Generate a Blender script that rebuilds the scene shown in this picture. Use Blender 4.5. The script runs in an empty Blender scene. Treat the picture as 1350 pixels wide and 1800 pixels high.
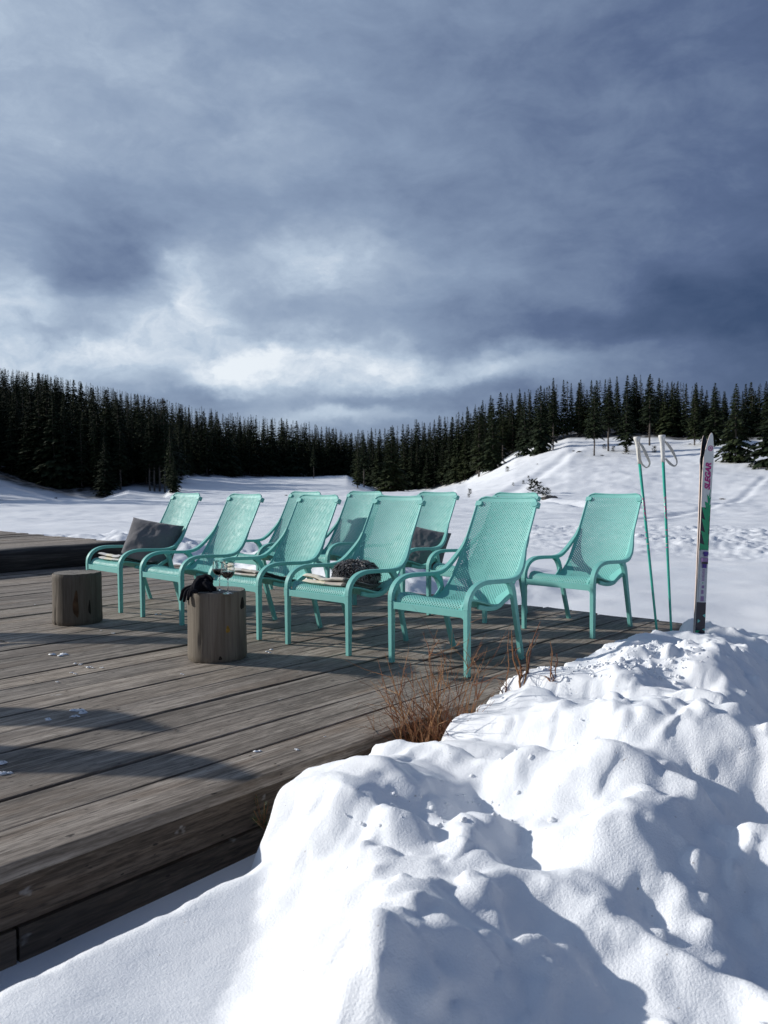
import bpy, math, random
import numpy as np
from mathutils import Vector, Matrix, Euler
random.seed(11)
R = math.radians
C = bpy.context.scene.collection
SC = bpy.context.scene

# ------------------------------------------------------------------ camera numbers (solved from the photograph)
FPX, CAM_H, PITCH, ROLL = 1427.0, 1.1142, 0.0400, -0.0044
PH = 1800.0
def ray(u, v):
    a, b = u - 675.0, v - 900.0
    cr, sr = math.cos(-ROLL), math.sin(-ROLL)
    a, b = cr*a - sr*b, sr*a + cr*b
    xc, zc = a/FPX, -b/FPX
    c, s = math.cos(PITCH), math.sin(PITCH)
    return np.array([xc, c + s*zc, -s + c*zc])
def on_z(u, v, z=0.0):
    d = ray(u, v); t = (z - CAM_H)/d[2]
    return Vector((d[0]*t, d[1]*t, z))
def at_y(u, v, y):
    d = ray(u, v); t = y/d[1]
    return Vector((d[0]*t, y, CAM_H + d[2]*t))
def project(x, y, z):
    c, s = math.cos(PITCH), math.sin(PITCH)
    zz = z - CAM_H
    yy = c*y - s*zz; z2 = s*y + c*zz
    return 675 + FPX*x/yy, 900 - FPX*z2/yy

# deck frame: s along the boards, n across them
TH = R(48.3)
ES = (math.cos(TH), math.sin(TH)); EN = (-math.sin(TH), math.cos(TH))
def sn_to_xy(s, n): return s*ES[0] + n*EN[0], s*ES[1] + n*EN[1]
def xy_to_sn(x, y): return x*ES[0] + y*ES[1], x*EN[0] + y*EN[1]
N0, N1, S0, S1 = 2.36, 9.95, -4.0, 6.13

# ------------------------------------------------------------------ numeric noise
class VN:
    def __init__(s, seed):
        s.t = np.random.default_rng(seed).random((256, 256))*2 - 1
    def __call__(s, x, y):
        x = np.asarray(x, float); y = np.asarray(y, float)
        xi = np.floor(x).astype(int); yi = np.floor(y).astype(int)
        fx = x - xi; fy = y - yi
        fx = fx*fx*fx*(fx*(fx*6-15)+10); fy = fy*fy*fy*(fy*(fy*6-15)+10)
        a = s.t[xi & 255, yi & 255]; b = s.t[(xi+1) & 255, yi & 255]
        c = s.t[xi & 255, (yi+1) & 255]; d = s.t[(xi+1) & 255, (yi+1) & 255]
        return (a*(1-fx)+b*fx)*(1-fy) + (c*(1-fx)+d*fx)*fy
def fbm(x, y, seed, octs=4, gain=.5):
    n = VN(seed); o = 0; a = 1.0; f = 1.0; ca, sa = .8, .6
    for k in range(octs):
        o = o + a*n(x*f + 17.3*k, y*f - 9.1*k); a *= gain; f *= 2.03
        x, y = ca*x - sa*y, sa*x + ca*y
    return o
def sstep(a, b, x):
    t = np.clip((x - a)/(b - a), 0, 1); return t*t*(3 - 2*t)

# ------------------------------------------------------------------ object helpers
def link(o, parent=None):
    C.objects.link(o)
    if parent is not None: o.parent = parent
    return o
def mesh_obj(name, verts, faces, mat, parent=None, smooth=False, loc=None, mats=None, midx=None):
    me = bpy.data.meshes.new(name)
    if isinstance(verts, np.ndarray): verts = verts.tolist()
    if isinstance(faces, np.ndarray): faces = faces.tolist()
    me.from_pydata(verts, [], faces)
    for m in (mats or [mat]): me.materials.append(m)
    if midx is not None: me.polygons.foreach_set('material_index', midx)
    if smooth: me.polygons.foreach_set('use_smooth', [True]*len(me.polygons))
    me.update()
    o = bpy.data.objects.new(name, me)
    if loc is not None: o.location = loc
    return link(o, parent)
def thing(name, label, cat, loc=(0,0,0), rotz=0.0, group=None):
    o = bpy.data.objects.new(name, None); link(o)
    o.location = loc; o.rotation_euler = (0, 0, rotz); o.empty_display_size = .1
    return tag(o, label, cat, group)
def tag(o, label, cat, group=None, kind=None):
    o['label'] = label; o['category'] = cat
    if group: o['group'] = group
    if kind: o['kind'] = kind
    return o
def struct(o, label=None, kind='structure'):
    o['kind'] = kind
    if label: o['label'] = label
    return o
def copy_tree(o, parent=None):
    c = o.copy(); C.objects.link(c); c.parent = parent
    for ch in list(o.children): copy_tree(ch, c)
    return c
def bake(o):
    """replace an object's mesh by its evaluated (modifiers applied) mesh"""
    bpy.context.view_layer.update()
    dg = bpy.context.evaluated_depsgraph_get()
    me = bpy.data.meshes.new_from_object(o.evaluated_get(dg))
    me.name = o.data.name
    o.modifiers.clear(); o.data = me
    return o

class MB:
    """collects vertices and faces for one mesh"""
    def __init__(s): s.v = []; s.f = []; s.m = []
    def add(s, vs, fs, mi=0):
        b = len(s.v); s.v += [tuple(p) for p in vs]; s.f += [tuple(i + b for i in f) for f in fs]; s.m += [mi]*len(fs)
    def build(s, name, mat, parent=None, smooth=False, loc=None, mats=None):
        return mesh_obj(name, s.v, s.f, mat, parent, smooth, loc, mats, s.m if mats else None)
    def box(s, x0, x1, y0, y1, z0, z1, mi=0):
        vs = [(x, y, z) for z in (z0, z1) for y in (y0, y1) for x in (x0, x1)]
        s.add(vs, [(0,2,3,1),(4,5,7,6),(0,1,5,4),(2,6,7,3),(0,4,6,2),(1,3,7,5)], mi)
    def sweep(s, path, w, h, up=(0,0,1), seg=8, power=4.0, caps=True, mi=0):
        """sweep a super-ellipse section (w along side, h along 'up') along a path"""
        P = [Vector(p) for p in path]; n = len(P); rings = []
        upv = Vector(up)
        for i, p in enumerate(P):
            t = (P[min(i+1, n-1)] - P[max(i-1, 0)]).normalized()
            side = t.cross(upv)
            if side.length < 1e-4: side = t.cross(Vector((1, .01, 0)))
            side.normalize(); u2 = side.cross(t).normalized()
            wi = w[i] if hasattr(w, '__len__') else w; hi = h[i] if hasattr(h, '__len__') else h
            ring = []
            for k in range(seg):
                a = 2*math.pi*(k + .5)/seg; ca, sa = math.cos(a), math.sin(a)
                ca = math.copysign(abs(ca)**(2/power), ca); sa = math.copysign(abs(sa)**(2/power), sa)
                ring.append(p + side*(ca*wi/2) + u2*(sa*hi/2))
            rings.append(ring)
        vs = [q for r in rings for q in r]; fs = []
        for i in range(n-1):
            for k in range(seg):
                k2 = (k+1) % seg
                fs.append((i*seg+k, i*seg+k2, (i+1)*seg+k2, (i+1)*seg+k))
        if caps:
            fs.append(tuple(range(seg-1, -1, -1))); fs.append(tuple((n-1)*seg + k for k in range(seg)))
        s.add(vs, fs, mi)
    def tube(s, path, r, seg=5, caps=True, mi=0):
        w = [2*x for x in r] if hasattr(r, '__len__') else 2*r
        s.sweep(path, w, w, up=(.13, .31, .94), seg=seg, power=2.0, caps=caps, mi=mi)
    def lathe(s, prof, seg=32, center=(0,0), mi=0, close=False):
        cx, cy = center; n = len(prof); vs = []
        for r, z in prof:
            for k in range(seg):
                a = 2*math.pi*k/seg; vs.append((cx + r*math.cos(a), cy + r*math.sin(a), z))
        fs = [(i*seg+k, i*seg+(k+1) % seg, (i+1)*seg+(k+1) % seg, (i+1)*seg+k) for i in range(n-1) for k in range(seg)]
        s.add(vs, fs, mi)
def crisp(o, ang=32):
    o.data.set_sharp_from_angle(angle=R(ang)); return o
def spline(pts, per=6):
    P = [np.array(p, float) for p in pts]; P = [2*P[0]-P[1]] + P + [2*P[-1]-P[-2]]; out = []
    for i in range(1, len(P)-2):
        for k in range(per):
            t = k/per; p0, p1, p2, p3 = P[i-1:i+3]
            out.append(.5*((2*p1) + (-p0+p2)*t + (2*p0-5*p1+4*p2-p3)*t*t + (-p0+3*p1-3*p2+p3)*t**3))
    out.append(P[-2]); return out
def resample(pts, step):
    P = np.array(pts); d = np.r_[0, np.cumsum(np.linalg.norm(np.diff(P, axis=0), axis=1))]
    n = int(round(d[-1]/step)); q = np.linspace(0, d[-1], n+1)
    return np.stack([np.interp(q, d, P[:, k]) for k in range(P.shape[1])], 1), q

# ------------------------------------------------------------------ materials
def lin(r, g, b):
    f = lambda c: c/12.92 if c <= .04045 else ((c+.055)/1.055)**2.4
    return (f(r/255), f(g/255), f(b/255), 1)
class NT:
    def __init__(s, tree): s.t = tree; s.n = tree.nodes; s.l = tree.links
    def node(s, typ, **kw):
        n = s.n.new(typ)
        for k, v in kw.items():
            if k.startswith('i_'): n.inputs[int(k[2:]) if k[2:].isdigit() else k[2:].replace('_', ' ')].default_value = v
            else: setattr(n, k, v)
        return n
    def lk(s, a, b): s.l.new(a, b)
    def setin(s, sock, v):
        if isinstance(v, (int, float, tuple)): sock.default_value = v
        else: s.lk(v, sock)
    def math(s, op, a, b=None, c=None, clamp=False):
        n = s.n.new('ShaderNodeMath'); n.operation = op; n.use_clamp = clamp
        for i, v in enumerate((a, b, c)):
            if v is not None: s.setin(n.inputs[i], v)
        return n.outputs[0]
    def mix(s, fac, a, b, mode='MIX'):
        n = s.n.new('ShaderNodeMix'); n.data_type = 'RGBA'; n.blend_type = mode
        s.setin(n.inputs[0], fac); s.setin(n.inputs[6], a); s.setin(n.inputs[7], b)
        return n.outputs[2]
    def ramp(s, fac, stops, interp='LINEAR'):
        n = s.n.new('ShaderNodeValToRGB'); cr = n.color_ramp; cr.interpolation = interp
        while len(cr.elements) < len(stops): cr.elements.new(.5)
        for e, (p, c) in zip(cr.elements, stops): e.position = p; e.color = c if len(c) == 4 else (*c, 1)
        s.lk(fac, n.inputs[0]); return n.outputs[0]
    def noise(s, vec, scale, detail=4, rough=.55, dist=0.0, dim='3D'):
        n = s.n.new('ShaderNodeTexNoise'); n.noise_dimensions = dim
        n.inputs['Scale'].default_value = scale; n.inputs['Detail'].default_value = detail
        n.inputs['Roughness'].default_value = rough; n.inputs['Distortion'].default_value = dist
        if vec is not None: s.lk(vec, n.inputs['Vector'])
        return n.outputs['Fac']
    def mapping(s, vec, scale=(1,1,1), loc=(0,0,0), rot=(0,0,0)):
        n = s.n.new('ShaderNodeMapping'); s.lk(vec, n.inputs[0])
        n.inputs['Scale'].default_value = scale; n.inputs['Location'].default_value = loc; n.inputs['Rotation'].default_value = rot
        return n.outputs[0]
    def coord(s, which='Object'):
        return s.n.new('ShaderNodeTexCoord').outputs[which]
    def bump(s, h, strength, dist=.01, normal=None):
        n = s.n.new('ShaderNodeBump'); n.inputs['Strength'].default_value = strength; n.inputs['Distance'].default_value = dist
        s.lk(h, n.inputs['Height'])
        if normal is not None: s.lk(normal, n.inputs['Normal'])
        return n.outputs[0]
def material(name, col=(.5,.5,.5), rough=.5, spec=.5, **kw):
    m = bpy.data.materials.new(name); m.use_nodes = True
    nt = NT(m.node_tree); b = nt.n['Principled BSDF']
    b.inputs['Base Color'].default_value = (*col[:3], 1); b.inputs['Roughness'].default_value = rough
    b.inputs['Specular IOR Level'].default_value = spec
    for k, v in kw.items(): b.inputs[k].default_value = v
    return m, nt, b
def simple(name, col, rough=.5, spec=.5, var=.12, scale=30, bump=0.0, bscale=200, **kw):
    m, nt, b = material(name, col, rough, spec, **kw)
    co = nt.coord('Object'); f = nt.noise(co, scale, 4)
    hi = tuple(min(1, c*(1+var)) for c in col[:3]) + (1,); lo = tuple(c*(1-var) for c in col[:3]) + (1,)
    nt.lk(nt.ramp(f, [(.3, lo), (.7, hi)]), b.inputs['Base Color'])
    if bump: nt.lk(nt.bump(nt.noise(co, bscale, 3), bump, .004), b.inputs['Normal'])
    return m

def snow_material(name, grain=1.0, dirt=False):
    m, nt, b = material(name, (.88,.90,.93), .6, .25)
    g = nt.n.new('ShaderNodeNewGeometry').outputs['Position']
    big = nt.noise(g, .9, 5, .6); mid = nt.noise(g, 14*grain, 5, .65); fine = nt.noise(g, 160*grain, 3, .7)
    col = nt.ramp(big, [(.25, (.84,.87,.905,1)), (.75, (.93,.935,.94,1))])
    if dirt:
        sp = nt.noise(g, 55, 2, .5)
        col = nt.mix(nt.math('MULTIPLY', nt.math('GREATER_THAN', sp, .76), .6), col, (.25,.19,.14,1))
    nt.lk(col, b.inputs['Base Color'])
    n1 = nt.bump(mid, .20, .02); n2 = nt.bump(fine, .60, .005, n1)
    nt.lk(n2, b.inputs['Normal'])
    return m
M_SNOW = snow_material('snow'); M_BANK = snow_material('snow_bank', 1.0, True)

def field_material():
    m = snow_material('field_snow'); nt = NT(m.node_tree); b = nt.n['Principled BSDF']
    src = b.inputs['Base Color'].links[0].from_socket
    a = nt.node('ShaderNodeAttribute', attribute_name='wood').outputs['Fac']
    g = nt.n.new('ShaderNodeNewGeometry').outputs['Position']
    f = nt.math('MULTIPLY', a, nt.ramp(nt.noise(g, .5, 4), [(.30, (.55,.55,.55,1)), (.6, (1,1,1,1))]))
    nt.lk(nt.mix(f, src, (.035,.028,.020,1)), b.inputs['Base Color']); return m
M_FIELD = field_material()

def wood_material(name, light, mid, dark, along='x', scale=1.0, moss=True):
    m, nt, b = material(name, mid, .75, .3)
    co = nt.coord('Object'); rnd = nt.n.new('ShaderNodeNewGeometry').outputs['Random Per Island']
    off = nt.n.new('ShaderNodeCombineXYZ'); nt.lk(nt.math('MULTIPLY', rnd, 37.0), off.inputs[0]); nt.lk(nt.math('MULTIPLY', rnd, 11.0), off.inputs[1])
    add = nt.n.new('ShaderNodeVectorMath'); add.operation = 'ADD'; nt.lk(co, add.inputs[0]); nt.lk(off.outputs[0], add.inputs[1])
    v = add.outputs[0]
    st = {'x': (1.3, 26, 26), 'z': (26, 26, 1.3)}[along]; st = tuple(q*scale for q in st)
    st2 = tuple(q*4.2 if q > 5*scale else q*2.2 for q in st)
    grain = nt.noise(nt.mapping(v, st), 1.0, 6, .62, .6)
    fine = nt.noise(nt.mapping(v, st2), 1.0, 4, .7)
    blot = nt.noise(nt.mapping(v, (1.1*scale, 3.0*scale, 3.0*scale) if along == 'x' else (4,4,1.2)), 1.0, 5, .6)
    c = nt.ramp(grain, [(.30, dark), (.46, mid), (.62, light), (.8, mid)])
    c = nt.mix(nt.ramp(fine, [(.42, (0,0,0,1)), (.70, (.75,.75,.75,1))]), c, dark)
    c = nt.mix(nt.ramp(blot, [(.48, (0,0,0,1)), (.68, (.75,.75,.75,1))]), c, tuple(q*.55 for q in mid[:3]) + (1,))
    if moss:
        br = nt.noise(nt.mapping(v, (.7, 4.5, 4.5)), 1.0, 4, .6)
        c = nt.mix(nt.ramp(br, [(.55, (0,0,0,1)), (.75, (.7,.7,.7,1))]), c, (.23,.155,.095,1))
        fl = nt.noise(nt.mapping(v, (13, 120, 120)), 1.0, 3, .6)
        c = nt.mix(nt.ramp(fl, [(.50, (0,0,0,1)), (.66, (.7,.7,.7,1))]), c, tuple(q*.9 for q in dark[:3]) + (1,))
        c = nt.mix(nt.ramp(fl, [(.30, (.55,.55,.55,1)), (.42, (0,0,0,1))]), c, light)
        pt = nt.noise(nt.mapping(v, (.55, 2.2, 2.2)), 1.0, 4, .6)
        c = nt.mix(nt.ramp(pt, [(.50, (0,0,0,1)), (.66, (.55,.55,.55,1))]), c, (.12,.098,.078,1))
        sp = nt.noise(nt.mapping(v, (9, 14, 14)), 1.0, 3, .5)
        c = nt.mix(nt.ramp(sp, [(.70, (0,0,0,1)), (.76, (.55,.55,.55,1))]), c, (.50,.485,.46,1))
        dk = nt.noise(nt.mapping(v, (14, 40, 40)), 1.0, 1, .5)
        c = nt.mix(nt.ramp(dk, [(.735, (0,0,0,1)), (.76, (.85,.85,.85,1))]), c, (.015,.012,.01,1))
        tone = nt.ramp(rnd, [(0, (.70,.69,.67,1)), (.5, (.98,.96,.94,1)), (1, (1.2,1.15,1.08,1))])
        c = nt.mix(1.0, c, tone, 'MULTIPLY')
    nt.lk(c, b.inputs['Base Color'])
    hgt = nt.math('ADD', nt.math('MULTIPLY', grain, .6), nt.math('MULTIPLY', fine, .5))
    nt.lk(nt.bump(hgt, .55, .006), b.inputs['Normal'])
    nt.lk(nt.ramp(fine, [(.2, (.55,.55,.55,1)), (.8, (.85,.85,.85,1))]), b.inputs['Roughness'])
    return m
M_DECK = wood_material('weathered_deck_wood', (.51,.452,.388,1), (.320,.278,.234,1), (.072,.059,.047,1))
M_IRON = simple('rusty_nail', (.030,.020,.015), .8, .3, .4, 60)
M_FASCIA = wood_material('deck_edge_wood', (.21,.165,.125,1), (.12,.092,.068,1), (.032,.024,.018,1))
M_BEAM = wood_material('dark_beam_wood', (.10,.09,.08,1), (.05,.045,.04,1), (.018,.016,.014,1), moss=False)
M_STUMP = wood_material('stump_wood', (.175,.145,.113,1), (.140,.113,.086,1), (.092,.072,.053,1), along='z', scale=.9, moss=False)

def end_grain():
    m, nt, b = material('stump_end_grain', (.2,.17,.14), .8, .2)
    co = nt.coord('Object')
    ln = nt.n.new('ShaderNodeVectorMath'); ln.operation = 'LENGTH'; nt.lk(nt.mapping(co, (1,1,0)), ln.inputs[0])
    r = nt.math('ADD', ln.outputs['Value'], nt.math('MULTIPLY', nt.noise(co, 9, 3), .03))
    ring = nt.math('SINE', nt.math('MULTIPLY', r, 420.0))
    c = nt.ramp(nt.math('MULTIPLY_ADD', ring, .5, .5), [(.0, (.17,.15,.125,1)), (1, (.33,.30,.26,1))])
    c = nt.mix(nt.ramp(nt.noise(co, 12, 5), [(.4, (0,0,0,1)), (.7, (.8,.8,.8,1))]), c, (.13,.12,.105,1))
    nt.lk(c, b.inputs['Base Color']); nt.lk(nt.bump(ring, .2, .002), b.inputs['Normal'])
    return m
M_END = end_grain()

def plastic():
    m, nt, b = material('turquoise_plastic', (.15,.50,.44), .55, .35)
    co = nt.coord('Object')
    f = nt.noise(co, 6, 5, .6)
    nt.lk(nt.ramp(f, [(.3, (.178,.495,.448,1)), (.7, (.212,.545,.498,1))]), b.inputs['Base Color'])
    nt.lk(nt.ramp(nt.noise(co, 25, 4), [(.3, (.50,.50,.50,1)), (.7, (.66,.66,.66,1))]), b.inputs['Roughness'])
    nt.lk(nt.bump(nt.noise(co, 900, 2), .08, .001), b.inputs['Normal'])
    return m
M_TEAL = plastic()
def needle(name, a, b_, c_):
    m, nt, b = material(name, a, .8, .15)
    co = nt.coord('Object'); rnd = nt.n.new('ShaderNodeObjectInfo').outputs['Random']
    f = nt.noise(co, .9, 4, .65)
    c = nt.ramp(f, [(.3, a), (.55, b_), (.75, c_)])
    c = nt.mix(1.0, c, nt.ramp(rnd, [(0, (.75,.78,.8,1)), (.6, (1,1,1,1)), (1, (1.35,1.2,1.0,1))]), 'MULTIPLY')
    nt.lk(c, b.inputs['Base Color'])
    return m
M_NEEDLE = needle('spruce_needles', (.014,.023,.012,1), (.028,.042,.019,1), (.058,.068,.029,1))
M_TRUNKW = simple('spruce_bark', (.13,.112,.096), .9, .1, .4, 3)
M_TWIG = simple('bare_larch_twigs', (.075,.055,.040), .9, .1, .3, 2)
M_ROCK = simple('rock', (.11,.10,.09), .9, .2, .4, 4, .8, 12)
M_BUSHLEAF = needle('hillside_bush', (.020,.028,.014,1), (.04,.045,.022,1), (.06,.055,.03,1))

# ------------------------------------------------------------------ world: cloudy sky
SUN = Vector((-.955, .30, 0)).normalized()*math.cos(R(21)); SUN.z = math.sin(R(21))
def make_world():
    w = bpy.data.worlds.new('World'); SC.world = w; w.use_nodes = True
    nt = NT(w.node_tree); nt.n.clear()
    out = nt.node('ShaderNodeOutputWorld'); bg = nt.node('ShaderNodeBackground'); nt.lk(bg.outputs[0], out.inputs[0])
    bg.inputs['Strength'].default_value = .1
    sky = nt.node('ShaderNodeTexSky', sky_type='NISHITA'); sky.sun_disc = False
    sky.sun_elevation = R(21); sky.sun_rotation = math.atan2(SUN.x, SUN.y) % (2*math.pi); sky.altitude = 1100
    d = nt.coord('Generated')
    nrm = nt.node('ShaderNodeVectorMath', operation='NORMALIZE'); nt.lk(d, nrm.inputs[0]); d = nrm.outputs[0]
    # ragged edges: shift the direction by a soft noise
    nz = nt.node('ShaderNodeTexNoise'); nz.inputs['Scale'].default_value = 6; nz.inputs['Detail'].default_value = 8; nz.inputs['Roughness'].default_value = .58
    nt.lk(nt.mapping(d, (1, 1, 1.7)), nz.inputs['Vector'])
    sb = nt.node('ShaderNodeVectorMath', operation='MULTIPLY_ADD'); nt.lk(nz.outputs['Color'], sb.inputs[0])
    sb.inputs[1].default_value = (.16, .16, .12); nt.lk(d, sb.inputs[2])
    wv = nt.node('ShaderNodeVectorMath', operation='SUBTRACT'); nt.lk(sb.outputs[0], wv.inputs[0]); wv.inputs[1].default_value = (.08, .08, .06)
    sx = nt.node('ShaderNodeSeparateXYZ'); nt.lk(wv.outputs[0], sx.inputs[0])
    X, Y, Z = sx.outputs
    az = nt.math('ARCTAN2', X, Y)
    hyp = nt.math('SQRT', nt.math('ADD', nt.math('MULTIPLY', X, X), nt.math('MULTIPLY', Y, Y)))
    el = nt.math('ARCTAN2', Z, hyp)
    def mrange(v, a, b, c, e, smooth=False):
        n = nt.node('ShaderNodeMapRange'); n.interpolation_type = 'SMOOTHSTEP' if smooth else 'LINEAR'
        nt.lk(v, n.inputs[0])
        for i, q in enumerate((a, b, c, e)): n.inputs[i+1].default_value = q
        return n.outputs[0]
    tone = mrange(az, -.44, .46, .57, .20)
    def azel(u, v): 
        q = ray(u, v); return math.atan2(q[0], q[1]), math.atan2(q[2], math.hypot(q[0], q[1]))
    blobs = [(335,500,55,50,.30),(375,540,80,40,.14),(530,480,60,50,.10),(290,580,120,50,.14),(410,640,50,24,.42),(475,612,34,34,.28),(600,636,105,34,.42),(680,640,60,30,.12),(110,620,190,40,.26),
             (10,530,45,35,.20),(830,668,115,20,.26),(930,640,110,25,.16),(560,500,90,80,.12),(600,726,120,18,.26),(700,470,150,60,.10),
             (90,572,80,16,-.16),(170,470,170,60,-.24),(590,702,75,11,-.05),(740,705,140,22,-.11),(470,560,90,26,-.12),(360,700,60,14,-.10),
             (1340,560,150,90,-.14),(1000,570,240,45,-.12),(1100,470,120,60,-.02),(860,600,60,16,-.04),(1150,630,150,20,.05),(250,430,90,30,-.08)]
    for u, v, su, sv, a in blobs:
        ca, ce = azel(u, v); sa, se = su/FPX*1.05, sv/FPX*1.05
        q = nt.math('MULTIPLY', nt.math('SUBTRACT', az, ca), 1/sa); q = nt.math('MULTIPLY', q, q)
        p = nt.math('MULTIPLY', nt.math('SUBTRACT', el, ce), 1/se); p = nt.math('MULTIPLY', p, p)
        e = nt.math('EXPONENT', nt.math('MULTIPLY', nt.math('ADD', p, q), -.7))
        tone = nt.math('MULTIPLY_ADD', e, a, tone)
    n1 = nt.noise(nt.mapping(wv.outputs[0], (1, 1, 2.4)), 4.5, 6, .55)
    n2 = nt.noise(nt.mapping(d, (1, 1, 2.0), (3, 1, 2)), 10, 8, .6, .4)
    tone = nt.math('ADD', tone, nt.math('MULTIPLY', nt.math('SUBTRACT', n1, .5), .34))
    tone = nt.math('ADD', tone, nt.math('MULTIPLY', nt.math('SUBTRACT', n2, .5), .26))
    n3 = nt.noise(nt.mapping(wv.outputs[0], (1, 1, 1.5), (5, 2, 7)), 19, 8, .6, .3)
    hot = nt.math('MAXIMUM', nt.math('SUBTRACT', tone, .48), 0.0)
    tone = nt.math('ADD', tone, nt.math('MULTIPLY', nt.math('MULTIPLY', nt.math('SUBTRACT', n3, .5), 2.4), nt.math('MINIMUM', hot, .35)))
    # sky overhead and behind the camera toned darker to lower the fill light
    tone = nt.math('ADD', tone, mrange(el, R(26), R(60), 0, -.12, True))
    tone = nt.math('ADD', tone, mrange(Y, .45, -.35, 0, -.16, True))
    k = [(0, lin(55,74,109)), (.22, lin(90,107,141)), (.45, lin(137,155,182)), (.68, lin(184,200,219)), (.95, lin(230,238,247)), (1, lin(236,243,250))]
    col = nt.ramp(nt.math('MULTIPLY', tone, .8, clamp=True), [(p*.8, c) for p, c in k])
    gain = mrange(tone, .9, 1.5, 10.0, 10.2)
    gn = nt.node('ShaderNodeVectorMath', operation='SCALE'); nt.lk(col, gn.inputs[0]); nt.lk(gain, gn.inputs[3])
    fin = nt.mix(.94, sky.outputs[0], gn.outputs[0])
    nt.lk(fin, bg.inputs['Color'])
make_world()
def make_sun():
    l = bpy.data.lights.new('sun', 'SUN'); l.energy = 4.5; l.angle = R(1.1); l.color = (1, .965, .91)
    o = bpy.data.objects.new('sun', l); link(o); o.rotation_euler = (-SUN).to_track_quat('-Z', 'Y').to_euler(); o.location = (-20, 5, 20)
make_sun()

# ------------------------------------------------------------------ terrain
UU  = np.array([-900,-400,   0, 100, 180, 225, 290, 315, 335, 430, 540, 610, 640, 660, 760, 820, 862, 876, 905, 950,1000,1130,1200,1250,1290,1350,1700,2300.])
DD  = np.array([ 190, 190, 195, 190, 190, 205, 200, 270, 300, 340, 370, 390, 330, 310, 290, 275, 266, 266, 264, 258, 252, 245, 238, 235, 230, 225, 215, 215.])
VB  = np.array([ 843, 845, 848, 871, 872, 857, 866, 842, 838, 840, 839, 836, 853, 863, 862, 847, 826, 818, 802, 787, 776, 778, 781, 779, 780, 785, 800, 815.])
VT  = np.array([ 600, 600, 645, 660, 678, 688, 702, 708, 712, 728, 742, 755, 756, 752, 735, 719, 698, 696, 690, 682, 674, 662, 678, 690, 688, 675, 660, 660.])
D2  = np.array([ 520, 520, 520, 520, 520, 520, 520, 515, 510, 505, 495, 480, 440, 420, 375, 355, 338, 335, 325, 312, 305, 300, 298, 296, 294, 290, 285, 285.])
ZB = CAM_H + (843 - VB)/FPX*DD
Z2 = CAM_H + (843 - VT)/FPX*D2 - 19
def zone(u, r):
    return np.interp(u, UU, DD), np.interp(u, UU, ZB), np.interp(u, UU, D2), np.interp(u, UU, Z2)
def terrain(x, y, rough=True):
    x = np.asarray(x, float); y = np.asarray(y, float); r = np.hypot(x, y)
    u = 675 + FPX*np.tan(np.clip(np.arctan2(x, y), -.9, .9))
    D, zb, d2, z2 = zone(u, r)
    plain = -.32 - 1.5*sstep(12, 75, r)
    rf = np.where(u > 800, 95., 120.)
    tt0 = np.clip((r - rf)/(D - rf), 0, 1); z = plain + (zb - plain)*np.where(u > 760, tt0**1.35, sstep(0, 1, tt0)**1.15)
    t = np.clip((r - D)/(d2 - D), 0, 3)
    up = np.where(t < 1, t, 1 + .12*(t-1))
    z = z + np.where(r > D, (z2 - zb)*up, 0)
    if rough:
        far = sstep(25, 90, r)
        z = z + far*(fbm(x/22, y/22, 3, 4)*.28 + fbm(x/5, y/5, 4, 3)*.12 + fbm(x/1.6, y/2.2, 14, 3)*.05*sstep(700, 950, u)*sstep(45, 75, r))*np.where(r > D, 1.6, 1) + fbm(x/3.2, y/3.2, 5, 4)*.06
        # churned strip on the right
        band = sstep(15, 19, r)*(1 - sstep(29, 38, r))*sstep(780, 980, u)
        z = z + band*(np.abs(fbm(x/.6, y/.5, 6, 4, .6))*.085 - .02)*(.45 + .55*sstep(-.3, .5, fbm(x/4, y/4, 17, 2)))
        band2 = sstep(40, 50, r)*(1-sstep(75, 100, r))
        z = z + band2*np.abs(fbm(x/4, y/1.6, 16, 3))*.10
        # dug-out snow beyond the far end of the deck
        s, n = xy_to_sn(x, y)
        bk = sstep(6.3, 6.9, s)*(1 - sstep(8.6, 11.5, s))*sstep(4.6, 6.4, n)*(1 - sstep(15, 22, n))
        z = z + bk*(.30 + fbm(x/1.3, y/1.3, 7, 3, .5)*.13 + np.abs(fbm(x/.4, y/.4, 19, 3, .5))*.07)
        # ski tracks climbing the right-hand slope and crossing the field
        for (ua, va, da), (ub, vb, db) in (((880,850,120),(1010,800,215)), ((905,846,122),(1050,892,75)), ((1050,925,40),(1345,845,130)), ((-60,905,60),(800,905,62)), ((-60,915,52),(700,912,52))):
            ax, ay = (ua-675)/FPX*da, da; bx, by = (ub-675)/FPX*db, db
            L2 = (bx-ax)**2 + (by-ay)**2; tt = np.clip(((x-ax)*(bx-ax) + (y-ay)*(by-ay))/L2, 0, 1)
            dist = np.hypot(x - ax - tt*(bx-ax), y - ay - tt*(by-ay))
            wdt = 1.4 if da > 100 else .5
            z = z - .22*wdt*np.exp(-(dist/wdt)**2) + .09*wdt*np.exp(-((dist - 1.9*wdt)/wdt)**2)
    return z
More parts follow.
